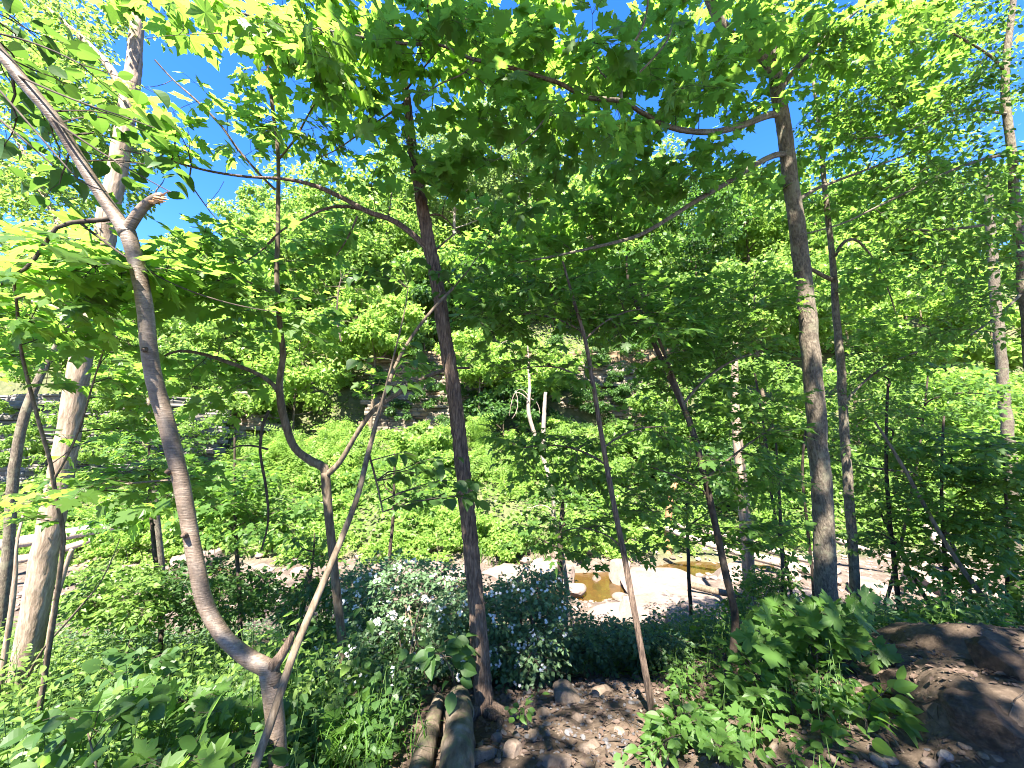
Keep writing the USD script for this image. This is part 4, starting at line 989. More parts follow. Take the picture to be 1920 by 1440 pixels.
Y.grow(Y.targets([(200, 900, 100, 30, 2.6, 3.6, 7), (330, 910, 100, 35, 2.6, 3.4, 8), (60, 960, 60, 30, 2.8, 3.6, 3), (240, 800, 70, 40, 2.8, 3.6, 5)]), size=0.105, flat=0.25)
Y.finish(200, 18)

# --- slim straight saplings right of the centre
A = Tree('thin_sapling', 'thin straight sapling with flat leaf tiers, rooted in the path right of the ridged trunk', 'tree', base_of(1226, 1352, 2.65), M['ridged'], M['shade'], 'maple', seed=17)
A.w = 0.78
tr = foot([(1226, 1352, 2.65, 17), (1208, 1250, 2.7, 16), (1190, 1150, 2.75, 15), (1168, 1030, 2.85, 14), (1148, 930, 2.9, 13), (1130, 830, 3.0, 12), (1112, 720, 3.05, 11), (1095, 630, 3.1, 9), (1072, 550, 3.15, 7), (1055, 490, 3.2, 5)], 0.78)
A.limb(tr, 'trunk', True, 11, 0.06, 0.04, 8, flare=0.35)
A.limb([(1115, 722, 3.05, 6), (1085, 705, 3.1, 5), (1050, 690, 3.15, 4), (1000, 688, 3.2, 3), (950, 700, 3.25, 2)], sides=6)
A.limb([(1096, 625, 3.1, 6), (1060, 605, 3.2, 5), (1010, 590, 3.3, 4), (960, 592, 3.4, 3)], sides=6)
A.limb([(1095, 640, 3.1, 5), (1140, 600, 3.2, 4), (1200, 580, 3.4, 3)], sides=6)
A.limb([(1146, 880, 2.95, 6), (1100, 850, 3.1, 5), (1040, 835, 3.3, 4), (980, 840, 3.4, 3)], sides=6)
A.limb([(1132, 840, 3.0, 5), (1180, 810, 3.1, 4), (1240, 800, 3.2, 3)], sides=6)
A.limb([(1168, 1030, 2.85, 5), (1140, 1005, 2.95, 4), (1090, 990, 3.1, 3), (1050, 1000, 3.2, 2)], sides=6)
A.grow(A.targets([(1010, 590, 150, 45, 2.9, 4.2, 35), (1180, 590, 130, 50, 3.0, 4.2, 27), (960, 540, 110, 35, 3.2, 4.2, 18), (1110, 530, 130, 35, 3.1, 4.2, 21), (1020, 690, 120, 25, 3.0, 3.8, 10)]), size=0.082, node=0.07, flat=0.22, tail=0.7)
A.grow(A.targets([(1020, 835, 120, 30, 3.0, 4.0, 16), (1060, 900, 110, 30, 3.0, 4.0, 14), (1210, 820, 90, 45, 3.0, 4.0, 14), (1080, 1010, 100, 30, 2.9, 3.8, 10), (1200, 950, 70, 40, 3.0, 3.8, 9)]), size=0.075, node=0.065, flat=0.22, tail=0.7)
A.finish(220, 15)

K = Tree('forked_sapling', 'dark sapling with two thin stems, left of the grey maple, rooted among low leaves', 'tree', base_of(1378, 1270, 3.6), M['stem'], M['shade'], 'maple', seed=18)
K.w = 0.88
tr = foot([(1374, 1240, 3.6, 18), (1376, 1140, 3.6, 17), (1358, 1060, 3.65, 16), (1340, 980, 3.7, 15), (1322, 900, 3.7, 15), (1305, 830, 3.75, 14), (1280, 760, 3.8, 13), (1248, 690, 3.85, 12), (1215, 620, 3.9, 10), (1185, 550, 3.95, 8), (1175, 480, 4.0, 5)], 0.88)
K.limb(tr, 'trunk', True, 11, 0.07, 0.045, 8, mat=M['twig'])
K.limb([(1300, 815, 3.75, 9), (1275, 740, 3.8, 8), (1245, 660, 3.9, 7), (1215, 590, 4.0, 6), (1200, 500, 4.0, 4)], sides=8)
K.limb([(1320, 900, 3.7, 6), (1380, 850, 3.9, 5), (1450, 800, 4.0, 4)], sides=6)
K.limb([(1280, 760, 3.8, 6), (1350, 690, 3.9, 5), (1430, 660, 4.0, 3)], sides=6)
K.limb([(1330, 930, 3.7, 5), (1260, 890, 3.7, 4), (1200, 870, 3.8, 3)], sides=6)
K.grow(K.targets([(1290, 610, 130, 50, 3.6, 5.0, 34), (1380, 680, 120, 50, 3.6, 5.0, 30), (1260, 700, 90, 45, 3.6, 4.8, 16), (1380, 780, 120, 50, 3.6, 5.0, 28), (1240, 540, 110, 40, 3.8, 5.0, 22), (1400, 560, 110, 45, 4.0, 5.2, 24)]), size=0.085, node=0.07, flat=0.22, tail=0.7)
K.grow(K.targets([(1260, 880, 100, 35, 3.4, 4.6, 16), (1400, 900, 90, 45, 3.6, 4.6, 20), (1300, 1000, 90, 40, 3.4, 4.4, 8), (1420, 1010, 70, 40, 3.4, 4.2, 10)]), size=0.08, node=0.07, flat=0.25, tail=0.6)
K.finish(180, 14)

# --- slim trunk behind the grey maple, and the trunks further right
R1 = Tree('slim_tree', 'slim grey-brown trunk standing just right of and behind the grey maple', 'tree', base_of(1606, 1175, 5.6), M['grey'], M['maple'], 'maple', seed=19)
R1.w = 0.74
tr = foot([(1606, 1165, 5.6, 29), (1600, 1050, 5.6, 28), (1590, 900, 5.65, 27), (1580, 760, 5.7, 25), (1572, 640, 5.7, 22), (1562, 500, 5.8, 18), (1548, 370, 5.8, 15), (1538, 260, 5.9, 12), (1525, 150, 6.0, 10), (1515, 40, 6.0, 8)], 0.74)
R1.limb(tr, 'trunk', True, 14, 0.05, 0.06, 6)
R1.limb([(1562, 525, 5.8, 13), (1545, 518, 5.7, 12), (1522, 505, 5.6, 10), (1500, 500, 5.6, 8)], sides=8)
R1.limb([(1566, 480, 5.8, 9), (1590, 450, 5.9, 8), (1612, 455, 6.0, 7), (1640, 490, 6.1, 6), (1660, 530, 6.2, 5), (1680, 590, 6.3, 3)], sides=7)
R1.limb([(1540, 255, 5.9, 6), (1520, 250, 5.9, 5), (1505, 220, 5.9, 4)], sides=5)
R1.limb([(1580, 760, 5.7, 8), (1640, 700, 5.8, 6), (1720, 660, 6.0, 4)], sides=6)
R1.grow(R1.targets([(1650, 380, 150, 60, 5.2, 7.5, 50), (1700, 500, 140, 60, 5.4, 7.5, 40), (1620, 560, 110, 60, 5.4, 7.2, 26), (1560, 250, 60, 70, 5.4, 6.8, 18), (1680, 660, 140, 50, 5.2, 7.0, 34)]), size=0.10, node=0.08, flat=0.25, tail=0.7)
R1.finish(60, 11)

R2 = Tree('birch_tree', 'brown trunk running up the right edge with many small dark leaves against the sky', 'tree', base_of(1935, 900, 5.0), M['grey'], M['shade'], 'oval', seed=20)
R2.w = 0.8
tr = foot([(1945, 1000, 5.0, 34), (1938, 800, 5.0, 33), (1928, 650, 5.0, 32), (1918, 520, 5.0, 31), (1908, 420, 5.0, 30), (1898, 300, 5.0, 27), (1885, 190, 5.0, 24), (1888, 100, 5.0, 20), (1900, 0, 5.0, 17), (1905, -80, 5.0, 14)], 0.8)
R2.limb(tr, 'trunk', True, 16, 0.06, 0.05, 6)
R2.limb([(1882, 130, 5.0, 12), (1850, 100, 4.9, 9), (1800, 70, 4.8, 7), (1775, 60, 4.7, 5)], sides=7)
R2.limb([(1892, 215, 5.0, 10), (1850, 208, 4.9, 7), (1800, 205, 4.8, 5), (1700, 245, 4.8, 4), (1600, 260, 4.8, 3)], sides=6)
R2.limb([(1900, 285, 5.0, 11), (1840, 300, 4.8, 8), (1760, 330, 4.6, 6), (1680, 370, 4.5, 5), (1600, 410, 4.4, 4), (1500, 440, 4.3, 3)], sides=7)
R2.limb([(1905, 400, 5.0, 10), (1850, 420, 4.8, 8), (1780, 430, 4.7, 6), (1700, 430, 4.6, 4)], sides=6)
R2.limb([(1915, 550, 5.0, 8), (1860, 600, 4.8, 6), (1800, 640, 4.7, 4)], sides=6)
R2.grow(R2.targets([(1700, 110, 190, 90, 4.2, 6.0, 70), (1640, 230, 140, 55, 4.4, 6.0, 36), (1830, 170, 100, 100, 4.2, 6.0, 40), (1780, 30, 140, 50, 4.2, 6.0, 26), (1760, 330, 130, 50, 4.0, 5.6, 30)]), size=0.062, node=0.055, shoots=4, shoot=(0.15, 0.35), flat=0.6)
R2.grow(R2.targets([(1800, 420, 130, 45, 4.0, 5.4, 36), (1850, 520, 90, 50, 4.0, 5.4, 24), (1800, 620, 110, 50, 4.2, 5.6, 24), (1880, 330, 60, 60, 4.2, 5.4, 16)]), size=0.085, node=0.07, flat=0.25)
R2.finish(60, 11)

# --- the dark thicket between the grey maple and the right edge
TH = [  # foot pixel, depth, tip pixel, tip depth, stem width, blobs, label
    ((1690, 1180, 6.0), (1665, 720, 6.3), 12, [(1660, 800, 110, 60, 5.4, 7, 26), (1680, 900, 110, 50, 5.2, 6.8, 26), (1650, 1000, 90, 50, 5.2, 6.4, 18), (1640, 700, 90, 40, 5.8, 7, 14)], 'tallest sapling of the dark thicket, nearest the slim trunk'),
    ((1790, 1190, 5.6), (1770, 780, 5.8), 11, [(1780, 850, 110, 60, 5.0, 6.4, 28), (1790, 950, 110, 60, 4.8, 6.2, 28), (1760, 1060, 90, 45, 5.0, 6.0, 16)], 'bushy sapling in the middle of the dark thicket at right'),
    ((1890, 1190, 5.2), (1880, 820, 5.4), 10, [(1890, 880, 90, 60, 4.6, 6, 24), (1880, 990, 90, 60, 4.6, 5.8, 24), (1890, 1090, 80, 50, 4.6, 5.6, 16)], 'dark leafy sapling of the thicket against the right edge'),
    ((1470, 1180, 5.2), (1455, 830, 5.5), 9, [(1450, 900, 60, 60, 5, 6.2, 14), (1465, 1000, 60, 50, 4.8, 6, 12), (1470, 1080, 50, 40, 4.8, 5.8, 8)], 'thin dark sapling close to the left side of the grey maple'),
    ((1640, 1200, 7.2), (1740, 700, 7.6), 9, [(1730, 760, 120, 50, 6.6, 8.4, 22), (1850, 740, 100, 50, 6.6, 8.2, 18), (1560, 860, 40, 80, 6.4, 7.6, 10)], 'slanting sapling behind the dark thicket with leaves high at right'),
    ((1050, 1160, 8.2), (1060, 900, 8.2), 12, [(1060, 960, 70, 50, 7.6, 9, 14), (1010, 1010, 60, 40, 7.4, 8.8, 10)], 'small green maple at the creek edge behind the thin straight sapling'),
    ((1300, 1200, 7.0), (1290, 880, 7.4), 8, [(1260, 930, 70, 40, 6.6, 8, 12), (1330, 960, 60, 40, 6.6, 8, 10), (1290, 850, 80, 40, 6.8, 8.2, 12)], 'slight sapling on the slope by the driftwood'),
    ((300, 1130, 5.6), (280, 820, 5.8), 11, [(300, 860, 100, 45, 5.2, 6.6, 16), (380, 930, 100, 40, 5.0, 6.4, 16), (220, 960, 90, 40, 5.2, 6.4, 10)], 'understorey sapling behind the bent cherry, in front of the pale stones'),
    ((450, 1150, 5.0), (440, 820, 5.2), 9, [(440, 900, 90, 40, 4.6, 5.8, 16), (420, 980, 90, 35, 4.6, 5.6, 12), (520, 960, 70, 35, 4.6, 5.6, 9)], 'understorey sapling between the bent cherry and the twisted maple'),
    ((560, 1180, 4.6), (590, 1000, 4.7), 7, [(560, 1010, 60, 35, 4.2, 5, 8), (600, 1060, 50, 30, 4.2, 5, 6)], 'small sapling left of the twisted maple, above the flowering shrub'),
    ((720, 1140, 6.5), (740, 850, 6.6), 8, [(720, 900, 80, 40, 6, 7.2, 10), (780, 930, 60, 35, 6, 7, 8)], 'thin sapling behind the flowering shrub left of the ridged trunk'),
]
for k, ((fx, fy, ft), (tx, ty, tt), w, blobs, lab) in enumerate(TH):
    T = Tree('understorey_sapling', lab, 'sapling', base_of(fx, fy, ft), M['twig'], M['shade'], 'maple' if k % 3 else 'oval', seed=40 + k)
    mid = (0.5 * (fx + tx) + T.r.normal() * 10, 0.5 * (fy + ty), 0.5 * (ft + tt), w * 0.8)
    T.limb(foot([(fx, fy, ft, w), mid, (tx, ty, tt, w * 0.45)]), 'trunk', True, 8, 0.06)
    for (bx, by, rx, ry, t0, t1, n) in blobs:
        s = min(max((fy - by) / (fy - ty), 0.1), 0.95) if fy != ty else 0.5
        T.limb([(fx + (tx - fx) * s, min(by + 25, fy - 10), ft + (tt - ft) * s, w * 0.5), (0.5 * (fx + bx), by + 10, 0.5 * (t0 + t1), w * 0.35), (bx, by, 0.5 * (t0 + t1), w * 0.2)], sides=5, bump=0.0)
    T.grow(T.targets([(a, b, c, d, e, f, int(g * 1.6)) for (a, b, c, d, e, f, g) in blobs]), size=0.095 if T.L.kind == 'maple' else 0.08, node=0.07, flat=0.25, tail=0.7)
    T.finish(40, 12)

# --- dead wood
D = Tree('dead_snag', 'bleached dead snag with bare crooked branches in front of the cliff', 'dead tree', base_of(1066, 1130, 9.0), M['dead'], M['shade'], seed=60)
D.limb(foot([(1066, 1130, 9.0, 9.8), (1055, 1050, 9.0, 9.2), (1040, 980, 9.0, 8.1), (1034, 910, 9.0, 8.1), (1015, 850, 9.1, 8.1), (998, 800, 9.1, 7.5), (991, 770, 9.1, 7.5), (993, 720, 9.2, 5.8), (991, 680, 9.2, 4.6), (989, 640, 9.2, 2.0)]), 'trunk', True, 10, 0.07, 0.1)
for a in ([(993, 758, 9.1, 2.4), (980, 740, 9.0, 2.0), (965, 738, 9.0, 1.6), (958, 760, 9.0, 1.2), (955, 780, 9.0, 0.8)], [(968, 738, 9.0, 1.2), (970, 765, 8.95, 1.2), (960, 785, 8.9, 0.8)], [(996, 748, 9.1, 2.0), (1008, 758, 9.2, 1.6), (1012, 775, 9.2, 0.8)],
          [(990, 680, 9.2, 1.6), (975, 655, 9.1, 1.2), (955, 640, 9.0, 1.2), (930, 655, 9.0, 0.8)], [(990, 742, 9.1, 1.6), (975, 730, 9.1, 0.8), (962, 745, 9, 0.6)], [(1038, 960, 9, 2.8), (1020, 948, 8.9, 2.0), (1002, 950, 8.8, 1.6), (992, 962, 8.8, 1.2)]):
    D.limb(a, sides=5, bump=0.03)
D.finish()
D = Tree('dead_stump', 'short grey dead trunk with a broken top right of the bleached snag', 'dead tree', base_of(1020, 840, 22), M['dead'], M['shade'], seed=61)
D.limb(foot([(1018, 840, 22, 9), (1020, 780, 22, 8), (1023, 735, 22, 6)]), 'trunk', True, 8, 0.15, 0.15)
D.finish()
for k, (path, lab, m) in enumerate([
    ([(1405, 1090, 9.5, 26), (1398, 980, 9.5, 24), (1385, 850, 9.6, 20), (1378, 740, 9.7, 16), (1380, 640, 9.7, 10)], 'grey bare trunk standing in the creek bed behind the forked sapling', 'pale_bark'),
    ([(1900, 1010, 12, 30), (1895, 880, 12, 28), (1885, 760, 12, 26), (1870, 600, 12, 24), (1860, 470, 12, 22), (1852, 330, 12, 16)], 'pale smooth pole-like trunk near the right edge, lit at its foot', 'grey'),
    ([(10, 1080, 6.5, 26), (25, 900, 6.5, 24), (60, 740, 6.6, 20), (110, 640, 6.8, 12), (140, 590, 6.9, 8)], 'dark crooked dead trunk at the left edge in front of the shale bank', 'grey'),
    ([(272, 840, 20, 12), (278, 780, 20, 11), (283, 700, 20, 8)], 'small pale far trunk between the leaning trunk and the bent cherry', 'pale_bark'),
    ([(300, 1060, 9, 20), (292, 970, 9, 18), (288, 900, 9, 14)], 'dark stem in front of the pale stones left of the bent cherry', 'grey'),
    ([(1254, 970, 17, 14), (1258, 930, 17, 13), (1268, 905, 17, 9)], 'orange-brown dead stub above the driftwood', 'wood'),
]):
    x, y, t, w = path[0]
    D = Tree('bare_tree', lab, 'dead tree', base_of(x, y, t), M[m], M['shade'], seed=62 + k)
    D.limb(foot(path), 'trunk', True, 10, 0.06, 0.1)
    D.finish()
POLES = [
    ([(1902, 1195, 4.6, 10), (1860, 1140, 4.7, 10), (1800, 1060, 4.8, 9), (1740, 960, 5.0, 8), (1690, 870, 5.2, 7), (1640, 790, 5.4, 5)], 'longest dead pole leaning left through the thicket, its foot lit', 'stem'),
    ([(1830, 1150, 6.4, 10), (1790, 1030, 6.5, 9), (1750, 950, 6.6, 8), (1700, 860, 6.8, 6)], 'dead pole leaning beside the longest pole, further back', 'stem'),
    ([(1770, 1190, 5.8, 8), (1735, 1120, 5.9, 8), (1690, 1040, 6.0, 6), (1650, 960, 6.2, 5)], 'short dark leaning stick in the thicket', 'twig'),
    ([(475, 1450, 1.55, 17), (510, 1350, 1.65, 16), (560, 1200, 1.8, 15), (620, 1060, 2.0, 13), (668, 940, 2.2, 11), (690, 850, 2.35, 10), (712, 770, 2.5, 9), (745, 680, 2.65, 7), (780, 620, 2.75, 6), (850, 540, 2.9, 5)], 'long smooth vine stem slanting up in front of the cherry trunk', 'stem'),
    ([(85, 1250, 3.9, 12), (100, 1150, 3.9, 11), (118, 1080, 3.9, 11), (135, 1030, 3.9, 10)], 'dead upright stick beside the leaning pale trunk', 'pale_bark'),
    ([(8, 1230, 4.0, 14), (25, 1120, 4.0, 12), (30, 1040, 4.0, 8), (45, 960, 4.1, 6)], 'pale dead stick at the left edge', 'pale_bark'),
    ([(95, 1200, 3.8, 4), (140, 1150, 3.7, 4), (175, 1110, 3.6, 3), (225, 1010, 3.5, 2)], 'thin pale twig arching right from the dead stick', 'stem'),
    ([(1525, 1100, 6.5, 7), (1505, 900, 6.5, 6), (1512, 800, 6.5, 5)], 'thin dark stem at the left side of the grey maple', 'twig'),
    ([(1480, 1090, 7.5, 6), (1450, 950, 7.5, 6), (1435, 820, 7.6, 5), (1415, 700, 7.7, 4)], 'thin dark stem left of the grey maple reaching mid height', 'twig'),
]
for k, (path, lab, m) in enumerate(POLES):
    x, y, t, w = path[0]
    D = Tree('dead_pole' if k < 3 else 'leafless_sapling' if k > 3 else 'climbing_vine', lab, 'stem', base_of(x, y, t), M[m], M['oval'], 'round', seed=80 + k)
    D.limb(foot(path), 'stem', True, 9, 0.05, 0.06)
    if k == 3:
        D.limb([(690, 850, 2.36, 5), (730, 700, 2.5, 4), (755, 600, 2.6, 3), (765, 540, 2.7, 2)], sides=6, bump=0.02)
        D.limb([(690, 845, 2.38, 5), (706, 905, 2.4, 4), (718, 960, 2.4, 3)], sides=6, bump=0.02)
        D.grow(D.targets([(760, 690, 60, 50, 2.4, 2.8, 7), (700, 520, 70, 25, 2.6, 2.9, 4), (790, 520, 60, 40, 2.6, 3.0, 4), (960, 410, 50, 35, 2.6, 2.9, 3), (870, 930, 40, 40, 2.3, 2.6, 4), (800, 870, 60, 25, 2.3, 2.7, 4)]), size=0.09, shoots=1, shoot=(0.06, 0.12))
        D.finish(70, 18)
# the tangle of dead twigs by the sky, behind the twisted tree
D = Tree('dead_bush', 'tangle of bare grey-pink twigs high behind the twisted maple', 'dead tree', base_of(640, 640, 24), M['stem'], M['shade'], seed=99)
D.limb([(640, 640, 24, 4), (632, 590, 24, 4), (640, 520, 24, 2)], 'trunk', sides=6, bump=0.05, step=0.3)
D.grow(D.targets([(640, 550, 80, 60, 22.5, 25.5, 70)]), bare=1.0, shoots=0, thin=3.2)
if D.tw:
    obj('twigs', join(D.tw), M['stem'], D.node, kind='stuff')
#==PART4==
# ---------------------------------------------------------------- logs, driftwood, stones
def log(name, label, path, mat, sides=22, bump=0.06, step=0.03, freq=5, cut=None, cat='log', group=None):
    a = np.asarray(path, float)
    node = thing(name, label, cat, a[len(a) // 2, :3] - [0, 0, a[len(a) // 2, 3]], group)
    q = smooth_path(a, step)
    obj('trunk', tube(q[:, :3], q[:, 3], sides, bump, int(abs(a[0, 0] * 97)) % 90, freq), M[mat], node, smooth=35)
    return node, q


def on_ground(px, py, r, sink=0.3):
    p = G(px, py); p[2] = float(terrain(p[0], p[1])) + r * (1 - sink)
    return [*p, r]


n1, q1 = log('fallen_log', 'thicker grey mossy log in the foreground, the right one of two lying side by side', [[-0.235, 1.25, 0.02, .085], [-0.25, 1.75, 0.0, .092], [-0.285, 2.3, -0.03, .090], [-0.34, 2.85, -0.13, .085], [-0.40, 3.3, -0.27, .078]], 'log')
n2, q2 = log('fallen_log', 'thinner split log in the foreground, the left one of two lying side by side', [[-0.43, 1.25, 0.0, .060], [-0.445, 1.75, -0.02, .066], [-0.475, 2.3, -0.06, .062], [-0.515, 2.85, -0.17, .052], [-0.56, 3.35, -0.32, .045]], 'log')
for nd, qq, ks in ((n1, q1, (18, 41, 55)), (n2, q2, (14, 33, 50))):
    for k in ks:
        k = min(k, len(qq) - 4); rr = qq[k, 3]
        s = smooth_path([[*qq[k - 1, :3], rr * 1.0], [*qq[k, :3], rr * 1.10], [*qq[k + 1, :3], rr * 1.0]], 0.012)
        obj('bark_ridge', tube(s[:, :3], s[:, 3], 20, 0.10, k, 9, cap=False), M['log'], nd, smooth=True)
DRIFT = [
    ([(1248, 990, 15.5, 9), (1330, 1020, 14.8, 13), (1420, 1045, 14.2, 15), (1500, 1065, 13.6, 17), (1560, 1085, 13.2, 16)], 'longest bleached driftwood trunk lying slantwise across the creek at right', 'dead'),
    ([(1385, 1010, 15.6, 14), (1440, 1030, 15.2, 14), (1530, 1052, 14.6, 12)], 'second bleached driftwood trunk lying above the longest one', 'dead'),
    ([(1270, 985, 16.5, 7), (1340, 1000, 16.2, 7), (1400, 1012, 16, 6)], 'thin bleached branch behind the driftwood trunks', 'dead'),
    ([(1540, 1000, 15, 9), (1620, 1030, 14.5, 9), (1700, 1050, 14, 7)], 'driftwood branch right of the grey maple', 'dead'),
    ([(1290, 1095, 11.8, 11), (1340, 1108, 11.5, 12), (1400, 1118, 11.2, 10)], 'short dark drift log in front of the largest slab', 'stem'),
    ([(-20, 1025, 13.5, 20), (90, 1008, 14, 22), (220, 985, 14.5, 18)], 'thick bleached drift log behind the leaning pale trunk', 'dead'),
    ([(-20, 1055, 12.5, 14), (80, 1040, 12.8, 14), (170, 1012, 13.2, 10)], 'thinner bleached drift log at the left edge', 'dead'),
    ([(1600, 1190, 7.2, 8), (1680, 1178, 7.2, 9), (1760, 1190, 7.0, 8)], 'dark fallen branch on the slope right of the slim trunk', 'twig'),
    ([(1470, 1150, 8.5, 14), (1440, 1170, 8.2, 14), (1410, 1190, 8, 12)], 'dark fallen branch slanting down left of the grey maple', 'twig'),
    ([(1840, 1100, 10, 16), (1780, 1040, 10.6, 15), (1735, 985, 11.2, 13)], 'pale leaning driftwood pole behind the thicket at right', 'dead'),
]
for k, (path, lab, m) in enumerate(DRIFT):
    a = np.asarray(path, float)
    a = np.column_stack([P(a[:, 0], a[:, 1], a[:, 2]), a[:, 3] * a[:, 2] / FPX / 2])
    log('driftwood' if m == 'dead' else 'fallen_branch', lab, a, m, 12, 0.09, 0.15, 2.5)

PATH = [  # pixel, half sizes, label, material
    (1062, 1318, (.20, .17, .15), 'largest brown boulder on the path, sunlit facet facing left', 'stone'),
    (1130, 1300, (.13, .11, .09), 'brown stone just right of the largest boulder on the path', 'stone'),
    (1172, 1250, (.07, .05, .10), 'pointed pale upright stone above the boulders on the path', 'slab'),
    (1196, 1276, (.13, .06, .05), 'flat pale stone touching the thin straight sapling', 'slab'),
    (1110, 1258, (.16, .10, .06), 'dark flat stone at the edge of the green shrubs', 'dark_stone'),
    (1250, 1258, (.09, .07, .06), 'brown stone right of the thin straight sapling', 'stone'),
    (1020, 1345, (.08, .06, .05), 'small stone below the largest boulder on the path', 'stone'),
    (1085, 1352, (.09, .05, .04), 'sunlit tan stone lying across the path', 'stone'),
    (1160, 1375, (.07, .05, .03), 'flat stone in the middle of the path', 'stone'),
    (905, 1425, (.09, .07, .06), 'sunlit red-brown stone at the foot of the ridged trunk', 'stone'),
    (960, 1415, (.10, .08, .06), 'red-brown stone next to the right of the thicker log', 'stone'),
    (1040, 1430, (.12, .08, .05), 'grey stone at the bottom edge of the picture', 'stone'),
    (1000, 1385, (.07, .05, .04), 'dappled reddish stone in the middle of the litter', 'stone'),
    (1100, 1405, (.08, .05, .04), 'reddish stone by the bottom edge right of the grey one', 'stone'),
    (1400, 1402, (.06, .05, .04), 'small tan stone among the low plants at right', 'stone'),
    (1330, 1180, (.16, .12, .10), 'pale stone at the top of the slope under the forked sapling', 'slab'),
    (1345, 1225, (.12, .10, .08), 'pale stone half hidden left of the forked sapling', 'slab'),
]
for k, (px, py, s, lab, m) in enumerate(PATH):
    p = G(px, py); p[2] = float(terrain(p[0], p[1])) + s[2] * 0.1; s = tuple(np.array(s) * 0.8)
    obj('stone', rock(p, s, 700 + k, 3, 9, 0.10), M[m], label=lab, cat='stone')
for px, py, s, sd, lab in ((1840, 1370, (.17, .14, .11), 805, 'brown earth-covered boulder on the bank in the right foreground'), (1690, 1300, (.13, .10, .08), 811, 'small dark boulder on the bank left of the brown boulder'), (1880, 1250, (.18, .14, .12), 821, 'dark boulder at the right edge below the thicket')):
    bp = G(px, py); bp[2] = float(terrain(bp[0], bp[1])) + 0.02
    obj('boulder', rock(bp, s, sd, 4, 11, 0.16), M['soil'], label=lab, cat='boulder')
r = np.random.default_rng(31)
for k in range(46):
    px, py = r.uniform(900, 1420), r.uniform(1300, 1440)
    if k > 30:
        px, py = r.uniform(1420, 1900), r.uniform(1390, 1440)
    p = G(px, py); s = r.uniform(0.018, 0.045)
    p[2] = float(terrain(p[0], p[1])) + s * 0.2
    obj('pebble', rock(p, (s, s * r.uniform(.6, 1), s * r.uniform(.35, .7)), 900 + k, 1, 5, 0.08), M['stone' if r.random() < .75 else 'dark_stone'], label='small stone lying loose on the path', cat='stone', group='small loose stones on the path')
obj('dark_gravel', pebbles(900, (-0.1, 1.1), (2.5, 4.6), 0.006, 0.020, 14), M['dark_stone'], kind='stuff', label='dark crumbled shale on the path beside the ridged trunk', cat='gravel')
obj('path_gravel', pebbles(2600, (-0.2, 4.5), (1.5, 3.6), 0.003, 0.010, 15), M['stone'], kind='stuff', label='fine brown gravel scattered over the path', cat='gravel')
# dry leaves
n = 12000
x = r.uniform(-1.2, 5.5, n); y = r.uniform(1.3, 5.2, n)
keep = fbm(np.column_stack([x * 1.4, y * 1.4, 0 * x]), 3, 3) > 0.40
x, y = x[keep], y[keep]; n = len(x)
lv = Leaves('oval'); lv.add(np.column_stack([x, y, terrain(x, y) + 0.012]), r.normal(size=(n, 3)) * [1, 1, 0.15], unit(UP + r.normal(size=(n, 3)) * 0.35), r.uniform(0.018, 0.06, n))
stuff('leaf_litter', lv, M['litter'], 'dry brown leaves lying on the path and bank', 'dry leaves')
# sticks on the path
st = []
for k in range(60):
    px, py = r.uniform(880, 1900), r.uniform(1290, 1440)
    p = G(px, py); a = r.uniform(0, 3.14); l = r.uniform(0.06, 0.28); d = np.array([math.cos(a), math.sin(a), 0]) * l
    qq = np.linspace(p - d, p + d, 5); qq[:, 2] = terrain(qq[:, 0], qq[:, 1]) + 0.008; qq[1:4] += r.normal(size=(3, 3)) * 0.008
    st.append(tube(qq, np.linspace(0.0045, 0.002, 5) * r.uniform(.6, 1.4), 5))
obj('fallen_twigs', join(st), M['twig'], kind='stuff', label='thin fallen twigs strewn over the path', cat='twigs')


# ---------------------------------------------------------------- plants of the ground
def herbs(xy, h, k, size, r, spread=0.5, flat=0.35):
    """Leafy herbs: for each foot a stem with k leaves set round it."""
    n = len(xy); z = terrain(xy[:, 0], xy[:, 1]); hh = h * r.uniform(0.45, 1.3, n)
    lean = r.normal(size=(n, 2)) * 0.18
    u = np.clip(np.tile((np.arange(k) + 1) / k, (n, 1)) + r.uniform(-.1, .1, (n, k)), 0.15, 1.05)
    an = np.tile(np.arange(k) * 2.4, (n, 1)) + r.uniform(0, 6.28, (n, 1))
    sc = size * r.uniform(0.6, 1.3, (n, 1)) * (1.15 - 0.45 * u)
    out = spread * sc
    pos = np.stack([xy[:, :1] + lean[:, :1] * hh[:, None] * u + np.cos(an) * out, xy[:, 1:] + lean[:, 1:] * hh[:, None] * u + np.sin(an) * out, z[:, None] + hh[:, None] * u], -1).reshape(-1, 3)
    d = np.stack([np.cos(an), np.sin(an), r.uniform(-.5, .25, an.shape)], -1).reshape(-1, 3)
    nr = unit(UP + r.normal(size=(n * k, 3)) * flat)
    top = np.column_stack([xy[:, 0] + lean[:, 0] * hh, xy[:, 1] + lean[:, 1] * hh, z + hh])
    return pos, d, nr, sc.ravel(), np.column_stack([xy, z - 0.02]), top


def scatter(n, inside, r, xr, yr, cut=0.0, f=1.2, seed=3):
    x, y = r.uniform(*xr, n), r.uniform(*yr, n)
    k = inside(x, y) & (fbm(np.column_stack([x * f, y * f, 0 * x]), 3, seed) > cut)
    return np.column_stack([x[k], y[k]])


def cover(name, label, cat, xy, h, k, size, mat, kind, r, **kw):
    pos, d, nr, s, a, b = herbs(xy, h, k, size, r, **kw)
    lv = Leaves(kind); lv.add(pos, d, nr, s)
    stuff(name, lv, M[mat], label, cat)
    return stalks(a, b, 0.002)


